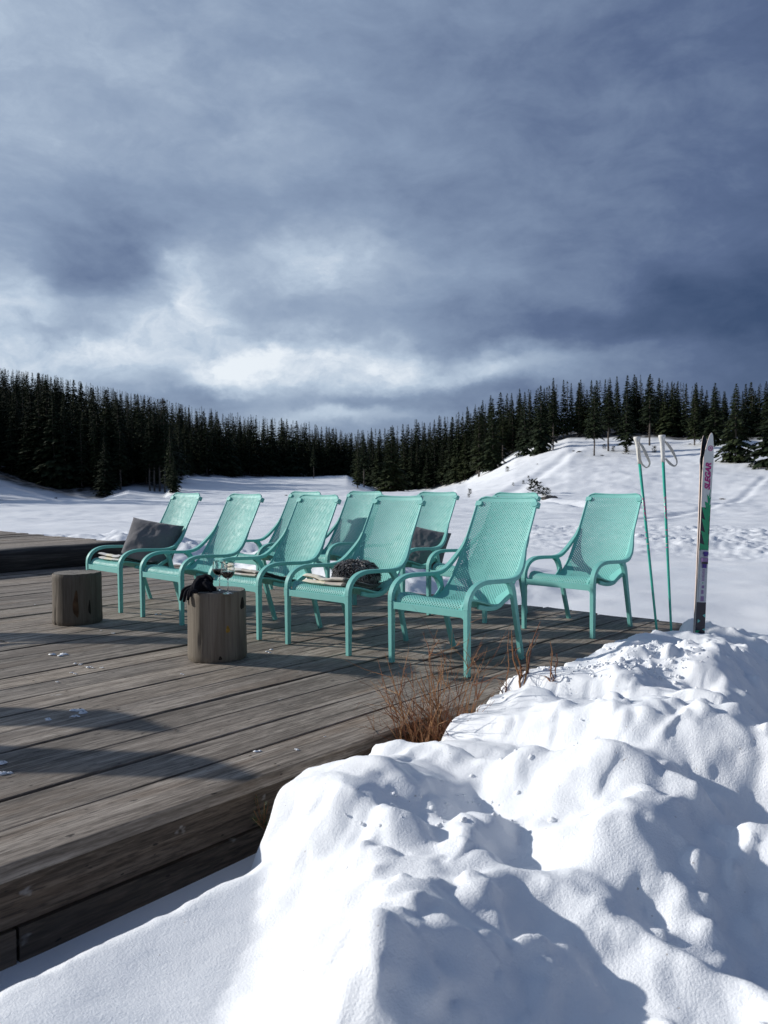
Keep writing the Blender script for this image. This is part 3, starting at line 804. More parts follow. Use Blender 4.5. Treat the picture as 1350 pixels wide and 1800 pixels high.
def build_bank():
    s = np.r_[np.linspace(-1.8, 6.2, 640), np.linspace(6.2, 9, 60)[1:]]; n = np.linspace(-1.6, 2.34, 320)
    S, N = np.meshgrid(s, n, indexing='ij'); Z = bank(S, N)
    X = S*ES[0] + N*EN[0]; Y = S*ES[1] + N*EN[1]
    # sideways crumble so that the crest is not a pure height field
    X = X + .014*fbm(S*12, N*12, 61, 2); Y = Y + .014*fbm(S*12 + 9, N*12, 62, 2)
    a, b = S.shape; v = np.stack([X, Y, Z], -1).reshape(-1, 3)
    i, j = np.meshgrid(np.arange(a-1), np.arange(b-1), indexing='ij')
    f = np.stack([i*b+j, (i+1)*b+j, (i+1)*b+j+1, i*b+j+1], -1).reshape(-1, 4)
    o = mesh_obj('snow_bank', v, f, M_BANK, smooth=True); struct(o, 'big lumpy bank of shovelled snow beside the deck')
build_bank()
def bank_z(x, y):
    s, n = xy_to_sn(x, y); return float(bank(np.array([s]), np.array([n]))[0])

def clods():
    rg = random.Random(91); K = MB(); base = []
    for q in range(6):
        T = []; n1, n2 = 5, 8
        for i in range(n1):
            ph = -1.35 + 2.7*i/(n1-1)
            for k in range(n2):
                a = 6.2832*(k + .5*(i % 2))/n2; r = rg.uniform(.72, 1.12); T.append((math.cos(a)*math.cos(ph)*r, math.sin(a)*math.cos(ph)*r*.85, math.sin(ph)*r*.75))
        fs = [(i*n2+k, i*n2+(k+1) % n2, (i+1)*n2+(k+1) % n2, (i+1)*n2+k) for i in range(n1-1) for k in range(n2)] + [tuple(range(n2-1, -1, -1)), tuple((n1-1)*n2+k for k in range(n2))]
        base.append((T, fs))
    cents = [(rg.uniform(0, 6.2), rg.uniform(.2, 2.1)) for k in range(7)] + [(3.75, 1.75)]*6
    n = 0
    while n < 700:
        cs, cn = rg.choice(cents); s, m_ = cs + rg.gauss(0, .26), cn + rg.gauss(0, .13)
        if m_ > 2.24: continue
        x, y = sn_to_xy(s, m_); z = bank_z(x, y)
        if z < -.1: continue
        r = .004 + .013*rg.random()**2.6; T, fs = rg.choice(base); a = rg.uniform(0, 6.28); ca, sa = math.cos(a)*r, math.sin(a)*r
        K.add([(x + p[0]*ca - p[1]*sa, y + p[0]*sa + p[1]*ca, z - r*.15 + p[2]*r) for p in T], fs); n += 1
    o = K.build('snow_clods', M_BANK, None, True); struct(o, 'loose clods and crumbs of snow scattered over the bank', 'stuff'); o['category'] = 'snow'
clods()

# ------------------------------------------------------------------ lounge chair
EDGE = [(.012,.350),(.012,.385),(.030,.410),(.062,.420),(.11,.416),(.17,.403),(.25,.380),(.32,.364),(.385,.362),(.44,.382),(.50,.424),(.56,.490),(.61,.563),(.66,.645),(.75,.808),(.815,.935),(.845,.992)]
PROF, ARC = resample(spline(EDGE, 8), .0099)
TOT = ARC[-1]
def prof_n(i):
    a = PROF[min(i+1, len(PROF)-1)] - PROF[max(i-1, 0)]; a = a/np.linalg.norm(a)
    return np.array([a[1], -a[0]])        # points backwards / downwards
JS = float(ARC[np.argmin(np.hypot(PROF[:,0]-.46, PROF[:,1]-.395))])
def half_w(q):
    w = np.interp(q, [0, .05, .35, JS, JS+.25, TOT], [.236, .247, .247, .243, .238, .230])
    e = TOT - q; r = .055
    if e < r: w = w - r + math.sqrt(max(0, r*r - (r-e)**2))
    return w
def sag(q): return float(np.interp(q, [0, .05, .10, .25, JS, JS+.2, TOT-.1, TOT], [.0, .003, .010, .026, .036, .046, .026, .016]))
def shell_pt(i, uu):
    q = ARC[i]; n = prof_n(i); w = half_w(q); k = sag(q)*(1 - abs(uu)**2.0)
    return (w*uu, PROF[i][0] + n[0]*k, PROF[i][1] + n[1]*k)
def seat_z(x, y):
    i = int(np.argmin(np.abs(PROF[:, 0] - y) + 10*(ARC < .06) + 10*(ARC > JS + .1))); q = ARC[i]
    return PROF[i][1] - sag(q)*(1 - min(1, abs(x)/.245)**2)
def build_shell(parent):
    nc = 50; nr = len(PROF) - 1; K = MB(); G = {}
    def gv(i, j):
        if (i, j) not in G: G[(i, j)] = len(K.v); K.v.append(shell_pt(i, -1 + 2*j/nc))
        return G[(i, j)]
    for i in range(nr):
        wing = 2 + int(9*math.exp(-((ARC[i] - JS)/.07)**2)*.8)
        for j in range(nc):
            c = [gv(i, j), gv(i, j+1), gv(i+1, j+1), gv(i+1, j)]
            bj = min(j, nc-1-j); tp = nr - 1 - i
            corner = tp < 8 and bj < 8 and (8-tp)**2 + (8-bj)**2 > 58
            if (i + j) % 2 == 0 and bj >= wing and i >= 2 and tp >= 3 and not corner:
                P = [np.array(K.v[k]) for k in c]; m = sum(P)/4
                b = len(K.v); K.v += [tuple(m + (p - m)*.73) for p in P]
                for k in range(4):
                    k2 = (k+1) % 4; K.f.append((c[k], c[k2], b+k2, b+k))
            else: K.f.append(tuple(c))
    o = K.build('perforated_seat_shell', M_TEAL, parent, True)
    md = o.modifiers.new('s', 'SOLIDIFY'); md.thickness = .005; md.offset = 0
    bake(o)
    for p in o.data.polygons: p.use_smooth = False
    # rolled rim
    Rm = MB()
    L = [shell_pt(i, -1) for i in range(0, nr+1, 1)]; T_ = [shell_pt(nr, u) for u in np.linspace(-1, 1, 9)]; Rr = [shell_pt(i, 1) for i in range(nr, -1, -1)]
    Rm.sweep([(x, y, z) for x, y, z in L + T_[1:-1] + Rr], .012, .012, up=(0,.6,.8), seg=8, power=2.4)
    r = Rm.build('rim', M_TEAL, o, True)
    return o
CHAIR_GROUP = 'turquoise perforated lounge chairs on the deck'
def build_chair():
    root = thing('lounge_chair', 'x', 'chair', group=CHAIR_GROUP)
    build_shell(root)
    W = .283
    for sx in (-1, 1):
        fl = MB(); fl.sweep([(sx*W, 0, z) for z in (0, .1, .2, .3, .375)], [.029,.030,.032,.033,.034], [.032,.033,.035,.036,.037], up=(0,1,0), seg=8, power=9)
        crisp(fl.build('leg', M_TEAL, root, True))
        ap = spline([(sx*W,0,.3755),(sx*W,.004,.42),(sx*W,.030,.465),(sx*W,.075,.497),(sx*W,.14,.513),(sx*W,.22,.514),(sx*W,.32,.509),(sx*W,.42,.505),(sx*.282,.50,.515),(sx*.274,.565,.552),(sx*.258,.62,.606),(sx*.240,.668,.668),(sx*.234,.70,.722)], 5)
        m = len(ap); ws = [float(np.interp(i, [0, .25*m, .6*m, .8*m, m-1], [.034, .040, .042, .032, .014])) for i in range(m)]
        hs = [float(np.interp(i, [0, .25*m, .6*m, .8*m, m-1], [.036, .026, .024, .024, .012])) for i in range(m)]
        # section: wide across x, thin along the arm's own normal
        a = MB(); P = [Vector(p) for p in ap]; seg = 8; vs = []
        for i in range(m):
            t = (P[min(i+1, m-1)] - P[max(i-1, 0)]).normalized(); sd = Vector((1,0,0)); sd = (sd - t*sd.dot(t)).normalized(); nn = t.cross(sd)
            for k in range(seg):
                an = 6.2832*(k+.5)/seg; ca, sa = math.cos(an), math.sin(an); ca = math.copysign(abs(ca)**.2, ca); sa = math.copysign(abs(sa)**.2, sa)
                vs.append(P[i] + sd*ca*ws[i]/2 + nn*sa*hs[i]/2)
        fs = [(i*seg+k, i*seg+(k+1) % seg, (i+1)*seg+(k+1) % seg, (i+1)*seg+k) for i in range(m-1) for k in range(seg)]
        fs += [tuple(range(seg-1, -1, -1)), tuple((m-1)*seg+k for k in range(seg))]
        a.add(vs, fs); crisp(a.build('armrest', M_TEAL, root, True))
        rl = MB(); rp = spline([(sx*.281,.405,.500),(sx*.279,.440,.482),(sx*.277,.468,.440),(sx*.275,.490,.370),(sx*.272,.525,.240),(sx*.263,.598,.0)], 5)
        k = len(rp); rl.sweep(rp, [float(q) for q in np.interp(range(k), [0, 8, k-1], [.030,.034,.028])], [float(q) for q in np.interp(range(k), [0, 6, k-1], [.026,.040,.030])], up=(0,1,.2), seg=8, power=9)
        crisp(rl.build('leg', M_TEAL, root, True))
        # strut from the shell's side to the rear leg
        bk = MB(); bk.sweep(spline([(sx*.243,.16,.372),(sx*.246,.26,.350),(sx*.248,.36,.352),(sx*.254,.425,.385),(sx*.272,.478,.418)], 5), .014, .030, up=(0,0,1), seg=8)
        bk.build('side_bracket', M_TEAL, root, True)
        # headrest tab at the upper corner
        i = int(np.argmin(np.abs(PROF[:,1] - .945))); n = prof_n(i); c = np.array(shell_pt(i, sx*.93)); tb = MB()
        ax = Vector((0, n[0], n[1])); e1 = Vector((1,0,0)); e2 = ax.cross(e1); vs = []
        for dd in (-.011, .010):
            for q in range(16):
                an = 6.2832*q/16; rr = .021
                vs.append(Vector(c) + ax*dd + e1*rr*1.15*math.cos(an) + e2*rr*.85*math.sin(an))
        tb.add(vs, [(q, (q+1) % 16, 16+(q+1) % 16, 16+q) for q in range(16)] + [tuple(range(15, -1, -1)), tuple(range(16, 32))])
        c2 = Vector(shell_pt(i, sx)); b0 = [c2 + e1*(sx*qx) + e2*qz + ax*qy for qy in (-.004, .026) for qx, qz in ((-.004,-.018),(.012,-.018),(.012,.018),(-.004,.018))]
        tb.add(b0, [(0,1,2,3),(7,6,5,4),(0,4,5,1),(1,5,6,2),(2,6,7,3),(3,7,4,0)])
        tb.build('headrest_tab', M_TEAL, root)
    # front rail with filleted ends
    pr = []; x1 = W - .016
    top = .372; bot = .331; r = .022
    xs = [x1*q for q in (-1,-.6,-.2,.2,.6,1)]
    outline = [(-x1, bot - r)] + [(-x1 + r - r*math.cos(a), bot - r + r*math.sin(a)) for a in (.4, .8, 1.2)] + [(-x1 + r, bot), (x1 - r, bot)] + [(x1 - r + r*math.cos(a), bot - r + r*math.sin(a)) for a in (1.2, .8, .4)] + [(x1, bot - r), (x1, top + .012), (x1 - .02, top), (-x1 + .02, top), (-x1, top + .012)]
    k = len(outline); vs = [(x, y, z) for y in (-.012, .012) for x, z in outline]
    fr = MB(); fr.add(vs, [(i, (i+1) % k, k + (i+1) % k, k + i) for i in range(k)] + [tuple(range(k-1, -1, -1)), tuple(range(k, 2*k))])
    fo_ = fr.build('front_rail', M_TEAL, root)
    bv = fo_.modifiers.new('b', 'BEVEL'); bv.width = .003; bv.segments = 2; bv.limit_method = 'ANGLE'; bake(fo_)
    return root
CH = {  # x, y, turn (deg), label
 'A': (.254,4.721,41.9,'empty turquoise lounge chair nearest the camera, behind the red brown twigs'),
 'B': (-.441,5.288,41.0,'turquoise lounge chair holding the grey fur cushion and cream blanket'),
 'C': (-1.083,5.822,42.6,'turquoise lounge chair with folded blanket just behind the wine glasses'),
 'D': (-1.766,6.401,42.9,'empty turquoise lounge chair behind the black gloves, between the two stumps'),
 'E': (-2.43,7.01,43.7,'turquoise lounge chair with large grey pillow and blanket beside the left stump'),
 'F': (-1.364,7.633,42.8,'turquoise lounge chair whose back just shows above the wine glass chair'),
 'G': (-.734,7.60,40.7,'empty turquoise lounge chair in the back row behind the fur cushion chair'),
 'H': (-.055,6.985,42.0,'turquoise lounge chair in the back row holding a lone grey pillow'),
 'I': (.569,6.432,43.6,'empty turquoise lounge chair almost hidden behind the frontmost chair'),
 'J': (1.246,5.817,43.7,'empty turquoise lounge chair standing apart beside the ski poles'),
}
CH['K'] = (-3.60, 3.24, 40.5, 'unseen turquoise lounge chair added to shade the front-left boards, nearest the deck edge')  # this and the next two: unseen chairs added to cast shade on the boards
CH['M'] = (-4.12, 3.86, 42.0, 'unseen turquoise lounge chair added to shade the front-left boards, between two more')
CH['L'] = (-4.35, 5.75, 43.0, 'unseen turquoise lounge chair added left of the left stump to shade the boards')
proto = build_chair(); CHO = {}
for k, (x, y, a, lab) in CH.items():
    o = proto if k == 'A' else copy_tree(proto)
    o.location = (x, y, .002); o.rotation_euler = (0, 0, -R(a)); o['label'] = lab; CHO[k] = o
def chair_world(k, p):
    x0, y0, a, _ = CH[k]; c, s = math.cos(R(a)), math.sin(R(a))
    return Vector((x0 + c*p[0] + s*p[1], y0 - s*p[0] + c*p[1], p[2] + .002))

# ------------------------------------------------------------------ pillows, blankets, fur
def fabric(name, cols, axis=0, cuts=None, rough=.95, bscale=420):
    m, nt, b = material(name, cols[0], rough, .1)
    try: b.inputs['Sheen Weight'].default_value = .25
    except Exception: pass
    co = nt.coord('Object')
    if cuts:
        sx = nt.node('ShaderNodeSeparateXYZ'); nt.lk(co, sx.inputs[0])
        v = nt.math('ADD', sx.outputs[axis], nt.math('MULTIPLY', nt.math('SUBTRACT', nt.noise(co, 30, 2), .5), .01))
        mr = nt.node('ShaderNodeMapRange'); nt.lk(v, mr.inputs[0]); mr.inputs[1].default_value = -.3; mr.inputs[2].default_value = .3
        st = [(0, cols[0])] + [((c + .3)/.6, cols[i+1]) for i, c in enumerate(cuts)]
        c = nt.ramp(mr.outputs[0], st, 'CONSTANT')
    else:
        c = nt.ramp(nt.noise(co, 5, 4), [(.3, tuple(q*.85 for q in cols[0][:3]) + (1,)), (.7, tuple(q*1.15 for q in cols[0][:3]) + (1,))])
    wv = nt.noise(nt.mapping(co, (1, 1, 1)), bscale, 2); c = nt.mix(nt.math('MULTIPLY', wv, .18), c, (.02,.02,.02,1))
    nt.lk(c, b.inputs['Base Color'])
    n1 = nt.bump(wv, .35, .003); n2 = nt.bump(nt.noise(co, 14, 4), .35, .02, n1); nt.lk(n2, b.inputs['Normal'])
    return m
M_PILLOW = fabric('grey_pillow_cotton', [(.17,.165,.175,1)])
def pillow(name, label, center, w, h, th, rot, seed):
    n = 40; vs = []; fs = []; K = MB()
    for side in (1, -1):
        b = len(K.v)
        for i in range(n+1):
            for j in range(n+1):
                x = -1 + 2*i/n; y = -1 + 2*j/n
                e = max(0, (1 - abs(x)**2.6)*(1 - abs(y)**2.6))
                pin = 1 - .055*(1 - y*y) if True else 1; pin2 = 1 - .06*(1 - x*x)
                t = th/2*e**.42
                wr = float(fbm(np.array(x*2.2 + seed), np.array(y*2.2), seed, 3))*.10*t + .006*math.sin(9*(x + .6*y) + seed)*e*(abs(x*y))
                K.v.append((x*w/2*pin, side*(t + wr), y*h/2*pin2))
        for i in range(n):
            for j in range(n):
                q = (b+i*(n+1)+j, b+(i+1)*(n+1)+j, b+(i+1)*(n+1)+j+1, b+i*(n+1)+j+1); K.f.append(q if side < 0 else q[::-1])
    o = mesh_obj(name, K.v, K.f, M_PILLOW, None, True); o.location = center; o.rotation_euler = rot
    return tag(o, label, 'pillow', 'grey pillows on the chairs')
pillow('throw_pillow', 'big grey pillow leaning in the leftmost chair above a blanket', at_y(266, 955, 7.33), .50, .43, .20, (R(-25), R(9), R(-10)), 3)
pillow('throw_pillow', 'grey pillow leaning in the back row chair, no blanket under it', at_y(744, 964, 7.33), .43, .39, .18, (R(-22), R(11), R(-18)), 6)

CREAM, BEIGE, LGREY, BROWN, BLACK = (.82,.77,.62,1), (.55,.50,.43,1), (.66,.65,.63,1), (.10,.085,.075,1), (.022,.022,.025,1)
def blanket(k, label, x0, x1, y0, y1, mat, seed, th=.024):
    K = MB(); nx, ny = 30, 30
    for layer in range(2):
        ox = (.004, -.006)[layer]; oy = (0, .008)[layer]; zb = .006 + layer*(th + .001)
        for side in (1, -1):
            b = len(K.v)
            for i in range(nx+1):
                for j in range(ny+1):
                    a = -1 + 2*i/nx; c = -1 + 2*j/ny
                    # rounded edge section
                    e = (max(0, 1 - abs(a)**14)*max(0, 1 - abs(c)**14))**.5
                    x = x0 + (x1-x0)*(a+1)/2 + ox; y = y0 + (y1-y0)*(c+1)/2 + oy
                    x += .006*float(VN(seed)(y*9, layer*3.1)); y += .007*float(VN(seed+1)(x*9, layer*2.3))
                    z = seat_z(x, y) + zb + th/2 + side*th/2*e + .006*float(fbm(np.array(x*11), np.array(y*11), seed+2+layer, 2))*(layer + .3)
                    K.v.append((x, y, z))
            for i in range(nx):
                for j in range(ny):
                    q = (b+i*(ny+1)+j, b+(i+1)*(ny+1)+j, b+(i+1)*(ny+1)+j+1, b+i*(ny+1)+j+1); K.f.append(q if side > 0 else q[::-1])
    o = mesh_obj('folded_blanket', K.v, K.f, mat, None, True)
    o.location = CHO[k].location; o.rotation_euler = CHO[k].rotation_euler
    return tag(o, label, 'blanket', 'folded blankets on the chairs')
blanket('E', 'folded pale grey and dark blanket under the big grey pillow', -.20, .19, .045, .40, fabric('grey_blanket', [LGREY, CREAM, LGREY, BROWN], 0, [-.08, .04, .16]), 5)
blanket('C', 'folded beige and black blanket on the chair behind the wine glasses', -.17, .20, .050, .41, fabric('beige_blanket', [CREAM, LGREY, BEIGE, BLACK], 0, [-.07, .0, .17]), 9)
blanket('B', 'folded cream and brown blanket beneath the fur cushion', -.195, .20, .045, .42, fabric('cream_blanket', [CREAM, BEIGE, BROWN], 0, [.01, .175]), 14, .027)
def fur_cushion():
    c = chair_world('B', (.02, .355, .455)); rg = random.Random(4)
    root = thing('fur_cushion', 'shaggy grey and black fur cushion on the cream blanket', 'cushion', c, -R(30))
    K = MB(); H_ = MB(); a, b, d = .145, .075, .085
    def pt(th, ph):
        f = lambda q, p: math.copysign(abs(q)**p, q)
        return Vector((a*f(math.cos(th), .75)*f(math.cos(ph), .8), b*f(math.sin(th), .75)*f(math.cos(ph), .8), d*f(math.sin(ph), .8)))
    n, m = 28, 16
    K.add([pt(6.2832*i/n, -1.57 + 3.14*j/m) for j in range(m+1) for i in range(n)], [(j*n+i, j*n+(i+1) % n, (j+1)*n+(i+1) % n, (j+1)*n+i) for j in range(m) for i in range(n)])
    body = K.build('cushion_body', M_FURD, root, True); root.rotation_euler = (R(-14), 0, -R(22))
    cols = []
    for k in range(8000):
        th = rg.uniform(0, 6.2832); ph = math.asin(rg.uniform(-1, 1)); p = pt(th, ph); nn = Vector((p.x/a**2, p.y/b**2, p.z/d**2)).normalized()
        t = Vector((rg.gauss(0, 1), rg.gauss(0, 1), rg.gauss(0, 1) - .9)); t = (t - nn*t.dot(nn)).normalized()
        L = rg.uniform(.018, .042); q = p + nn*L*.55 + t*L*.45; e = p + nn*L*.75 + t*L*1.0 - Vector((0,0,.004))
        sd = nn.cross(t)*.0011
        H_.add([p - sd, p + sd, q + sd*.8, e, q - sd*.8], [(0,1,2,3,4)])
    h = H_.build('fur', M_FUR, body)
mf, ntf, bf = material('long_fur', (.1,.1,.1), .8, .2)
gpos = ntf.coord('Object'); rni = ntf.n.new('ShaderNodeNewGeometry').outputs['Random Per Island']
cA = ntf.ramp(ntf.noise(gpos, 16, 3), [(.35, (.018,.017,.018,1)), (.6, (.06,.057,.06,1))])
ntf.lk(ntf.mix(ntf.math('GREATER_THAN', rni, .52), cA, (.50,.48,.47,1)), bf.inputs['Base Color']); M_FUR = mf
M_FURD = simple('fur_base', (.03,.029,.03), .9, .1, .3, 30)
fur_cushion()

# ------------------------------------------------------------------ stumps
def stump(name, label, cx, cy, r, h, seed, paint=None, knot=None):
    root = thing(name, label, 'stump', (cx, cy, 0.002), 0, 'log stumps used as side tables')
    K = MB(); n = 96; m = 22; v1 = VN(seed)
    def rad(a, t):
        c, s = math.cos(a), math.sin(a)
        q = 1 + .035*float(v1(c*1.3 + 5, s*1.3 + 5)) + .012*float(v1(c*5 + 9, s*5 + 3 + t*.6)) + .004*float(v1(c*22, s*22 + t))
        q *= 1 + .035*(1 - t)**3 + .01*t
        return r*q
    crack = [(seed*1.7 % 6.28, .10), ((seed*2.9 + 1) % 6.28, .07), (4.25 + .2*math.sin(seed), .09)]
    vs = []
    for j in range(m+1):
        t = j/m
        for i in range(n):
            a = 6.2832*i/n; q = rad(a, t)
            for ca, w in crack:
                da = (a - ca - .05*math.sin(t*5 + ca) + math.pi) % 6.2832 - math.pi
                q -= .010*math.exp(-(da/.022)**2)*(1 - sstep(.25, .75, t) if w < .1 else sstep(.2, .5, t))
            ee = (.006 if j in (0, m) else 0)
            vs.append(((q - ee)*math.cos(a), (q - ee)*math.sin(a), h*t))
    K.add(vs, [(j*n+i, j*n+(i+1) % n, (j+1)*n+(i+1) % n, (j+1)*n+i) for j in range(m) for i in range(n)])
    K.build('trunk', M_STUMP if not paint else M_STUMP2, root, True)
    tp = MB(); vs = [(0, 0, h + .001)]
    for q in (.25, .5, .75, .965):
        for i in range(n):
            a = 6.2832*i/n; rr = (rad(a, 1) - .004)*q; vs.append((rr*math.cos(a), rr*math.sin(a), h + .0008 + .002*float(v1(rr*30*math.cos(a), rr*30*math.sin(a)))))
    fs = [(0, 1+i, 1+(i+1) % n) for i in range(n)] + [(1+k*n+i, 1+(k+1)*n+i, 1+(k+1)*n+(i+1) % n, 1+k*n+(i+1) % n) for k in range(3) for i in range(n)]
    tp.add(vs, fs); tp.build('cut_top', M_END, root, True)
    def disc(name, ang, z, w, hh, mat, out=.002):
        D = MB(); vs = [];
        for q in (0, .5, 1):
            for i in range(20):
                t = 6.2832*i/20; jit = 1 + .18*math.sin(3*t + seed)*q
                aa = ang + w/r*q*math.cos(t)*jit; zz = z + hh*q*math.sin(t)*jit
                rr = rad(aa, zz/h) + out*(1.2 - .8*q)
                vs.append((rr*math.cos(aa), rr*math.sin(aa), zz))
        D.add(vs, [(k*20+i, (k+1)*20+i, (k+1)*20+(i+1) % 20, k*20+(i+1) % 20) for k in range(2) for i in range(20)]); return D.build(name, mat, root, True)
    return root, disc
M_STUMP2 = wood_material('stump_wood_pale', (.25,.212,.166,1), (.205,.170,.130,1), (.140,.112,.083,1), along='z', scale=.8, moss=False)
s1, d1 = stump('tree_stump', 'plain grey log stump standing left, beside the chair with the big pillow', -2.425, 6.375, .181, .392, 4)
s2, d2 = stump('tree_stump', 'log stump carrying the wine glasses and gloves', -1.056, 5.075, .178, .424, 9, True)
M_KNOT = simple('dark_knot', (.022,.017,.013), .8, .2, .4, 40); M_YELLOW = simple('yellow_resin_patch', (.34,.20,.04), .8, .2, .3, 60)
M_RUST = simple('brown_stain', (.10,.055,.030), .85, .2, .4, 20)
d2('knot', R(-17), .345, .024, .036, M_KNOT); d2('yellow_patch', R(-56), .20, .013, .022, M_YELLOW); d2('knot', R(-72), .028, .010, .011, M_KNOT)
d1('knot', R(-40), .13, .010, .055, M_KNOT)
d1('stain', R(-72), .16, .020, .10, M_RUST)

# ------------------------------------------------------------------ wine glasses
mg, ntg, bg_ = material('clear_glass', (1,1,1), .0, .5); bg_.inputs['Transmission Weight'].default_value = 1.0; bg_.inputs['IOR'].default_value = 1.45
M_GLASS = mg
mw, ntw, bw = material('red_wine', (.035,.002,.006), .03, .5); M_WINE = mw
def wine_glass(label, u, v, s=1.0):
    p = on_z(u, v, .4265); root = thing('wine_glass', label, 'wine glass', p, 0, 'stemmed glasses of red wine on the stump')
    K = MB()
    out = [(.0335,.0),(.034,.0015),(.020,.004),(.006,.008),(.0036,.016),(.0032,.05),(.0034,.082),(.008,.090),(.026,.100),(.038,.114),(.0425,.128),(.0415,.150),(.0388,.1825),(.0384,.1838)]
    inn = [(.0378,.1842),(.0374,.1838),(.0376,.1825),(.0402,.150),(.0412,.128),(.0367,.1145),(.025,.1015),(.008,.092),(.0005,.0912)]
    K.lathe([(r*s, z*s) for r, z in out + inn], 40); K.lathe([(.0005, .0), (.0335*s, 0)], 40)
    K.build('glass', M_GLASS, root, True)
    W = MB(); W.lathe([(r*s, z*s) for r, z in [(.0005,.0916),(.0078,.0925),(.0247,.1020),(.0363,.1150),(.0405,.128),(.0402,.134),(.0005,.134)]], 40)
    W.build('wine', M_WINE, root, True)
wine_glass('wine glass standing farther back on the stump, nearer the gloves', 386, 1037.5)
wine_glass('wine glass standing nearer the camera on the stump', 400.7, 1043.3)

# ------------------------------------------------------------------ gloves
def knit():
    m, nt, b = material('black_knit', (.012,.012,.016), .95, .1)
    co = nt.coord('Object'); w = nt.node('ShaderNodeTexWave'); w.inputs['Scale'].default_value = 95; w.inputs['Distortion'].default_value = 1.5; nt.lk(co, w.inputs['Vector'])
    nt.lk(nt.ramp(nt.noise(co, 40, 3), [(.3, (.007,.007,.010,1)), (.7, (.022,.022,.028,1))]), b.inputs['Base Color'])
    nt.lk(nt.bump(w.outputs['Fac'], .5, .003), b.inputs['Normal']); return m
M_KNIT = knit()
def remeshed(name, mb, mat, vox=.0035):
    o = mb.build(name, mat, None, True); r = o.modifiers.new('r', 'REMESH'); r.mode = 'VOXEL'; r.voxel_size = vox; r.use_smooth_shade = True
    s = o.modifiers.new('s', 'SMOOTH'); s.iterations = 3; s.factor = .5
    bake(o)
    for p in o.data.polygons: p.use_smooth = True
    return o
def blob(mb, path, rad, seg=12):
    rad = list(rad); path = [Vector(p) for p in path]
    # round the two ends
    d0 = (path[0]-path[1]).normalized(); d1 = (path[-1]-path[-2]).normalized()
    P = [path[0]+d0*rad[0]*.95, path[0]+d0*rad[0]*.7] + path + [path[-1]+d1*rad[-1]*.7, path[-1]+d1*rad[-1]*.95]
    r = [rad[0]*.25, rad[0]*.72] + rad + [rad[-1]*.72, rad[-1]*.25]
    mb.tube(P, r, seg)
def gloves():
    def P(u, v, y): return at_y(u, v, y)
    G = MB()   # lower glove: cuff and palm on the stump, fingers draped over its left rim
    blob(G, [P(376,1036,5.04), P(362,1036,5.02), P(350,1034,5.0), P(341,1034,4.97)], [.020,.027,.029,.024])
    blob(G, [P(368,1030,5.08), P(352,1028,5.06), P(342,1030,5.03)], [.020,.026,.022])
    for tip, kn, y in (((317.5,1054),(337,1031),5.02), ((323.5,1056),(339,1034),4.97), ((330.5,1053),(342,1037),4.92), ((334.5,1047),(345,1040),4.885)):
        a = P(kn[0], kn[1], y + .01); b = P((tip[0]*.62+kn[0]*.38) - 2.0, kn[1]*.62 + tip[1]*.38 - 2.5, y - .005); c = P(*tip, y - .01)
        pts = spline([a, b, c], 5); blob(G, pts, [float(q) for q in np.interp(range(len(pts)), [0, len(pts)-1], [.0135,.0100])])
    o = remeshed('glove', G, M_KNIT); tag(o, 'lower black knitted glove whose fingers hang over the stump edge', 'glove', 'black knitted gloves on the stump')
    G = MB()   # upper glove, crumpled on top
    blob(G, [P(344,1026,5.05), P(350,1020,5.06), P(360,1018,5.06), P(368,1022,5.06)], [.022,.030,.032,.026])
    blob(G, [P(352,1028,5.0), P(362,1028,5.0), P(370,1028,5.02)], [.020,.026,.018])
    blob(G, spline([P(360,1013,5.06), P(368,1014,5.05), P(373,1019,5.03)], 4), [float(q) for q in np.linspace(.016,.010,9)])
    blob(G, spline([P(362,1022,5.0), P(370,1029,4.98), P(376,1033,4.98)], 4), [float(q) for q in np.linspace(.017,.009,9)])
    blob(G, spline([P(360,1026,4.97), P(367,1034,4.95), P(371,1040,4.95)], 4), [float(q) for q in np.linspace(.016,.010,9)])
    blob(G, spline([P(350,1020,5.0), P(344,1027,4.97), P(342,1034,4.95)], 4), [float(q) for q in np.linspace(.016,.011,9)])
    o = remeshed('glove', G, M_KNIT); tag(o, 'upper black knitted glove crumpled on the other glove', 'glove', 'black knitted gloves on the stump')
gloves()

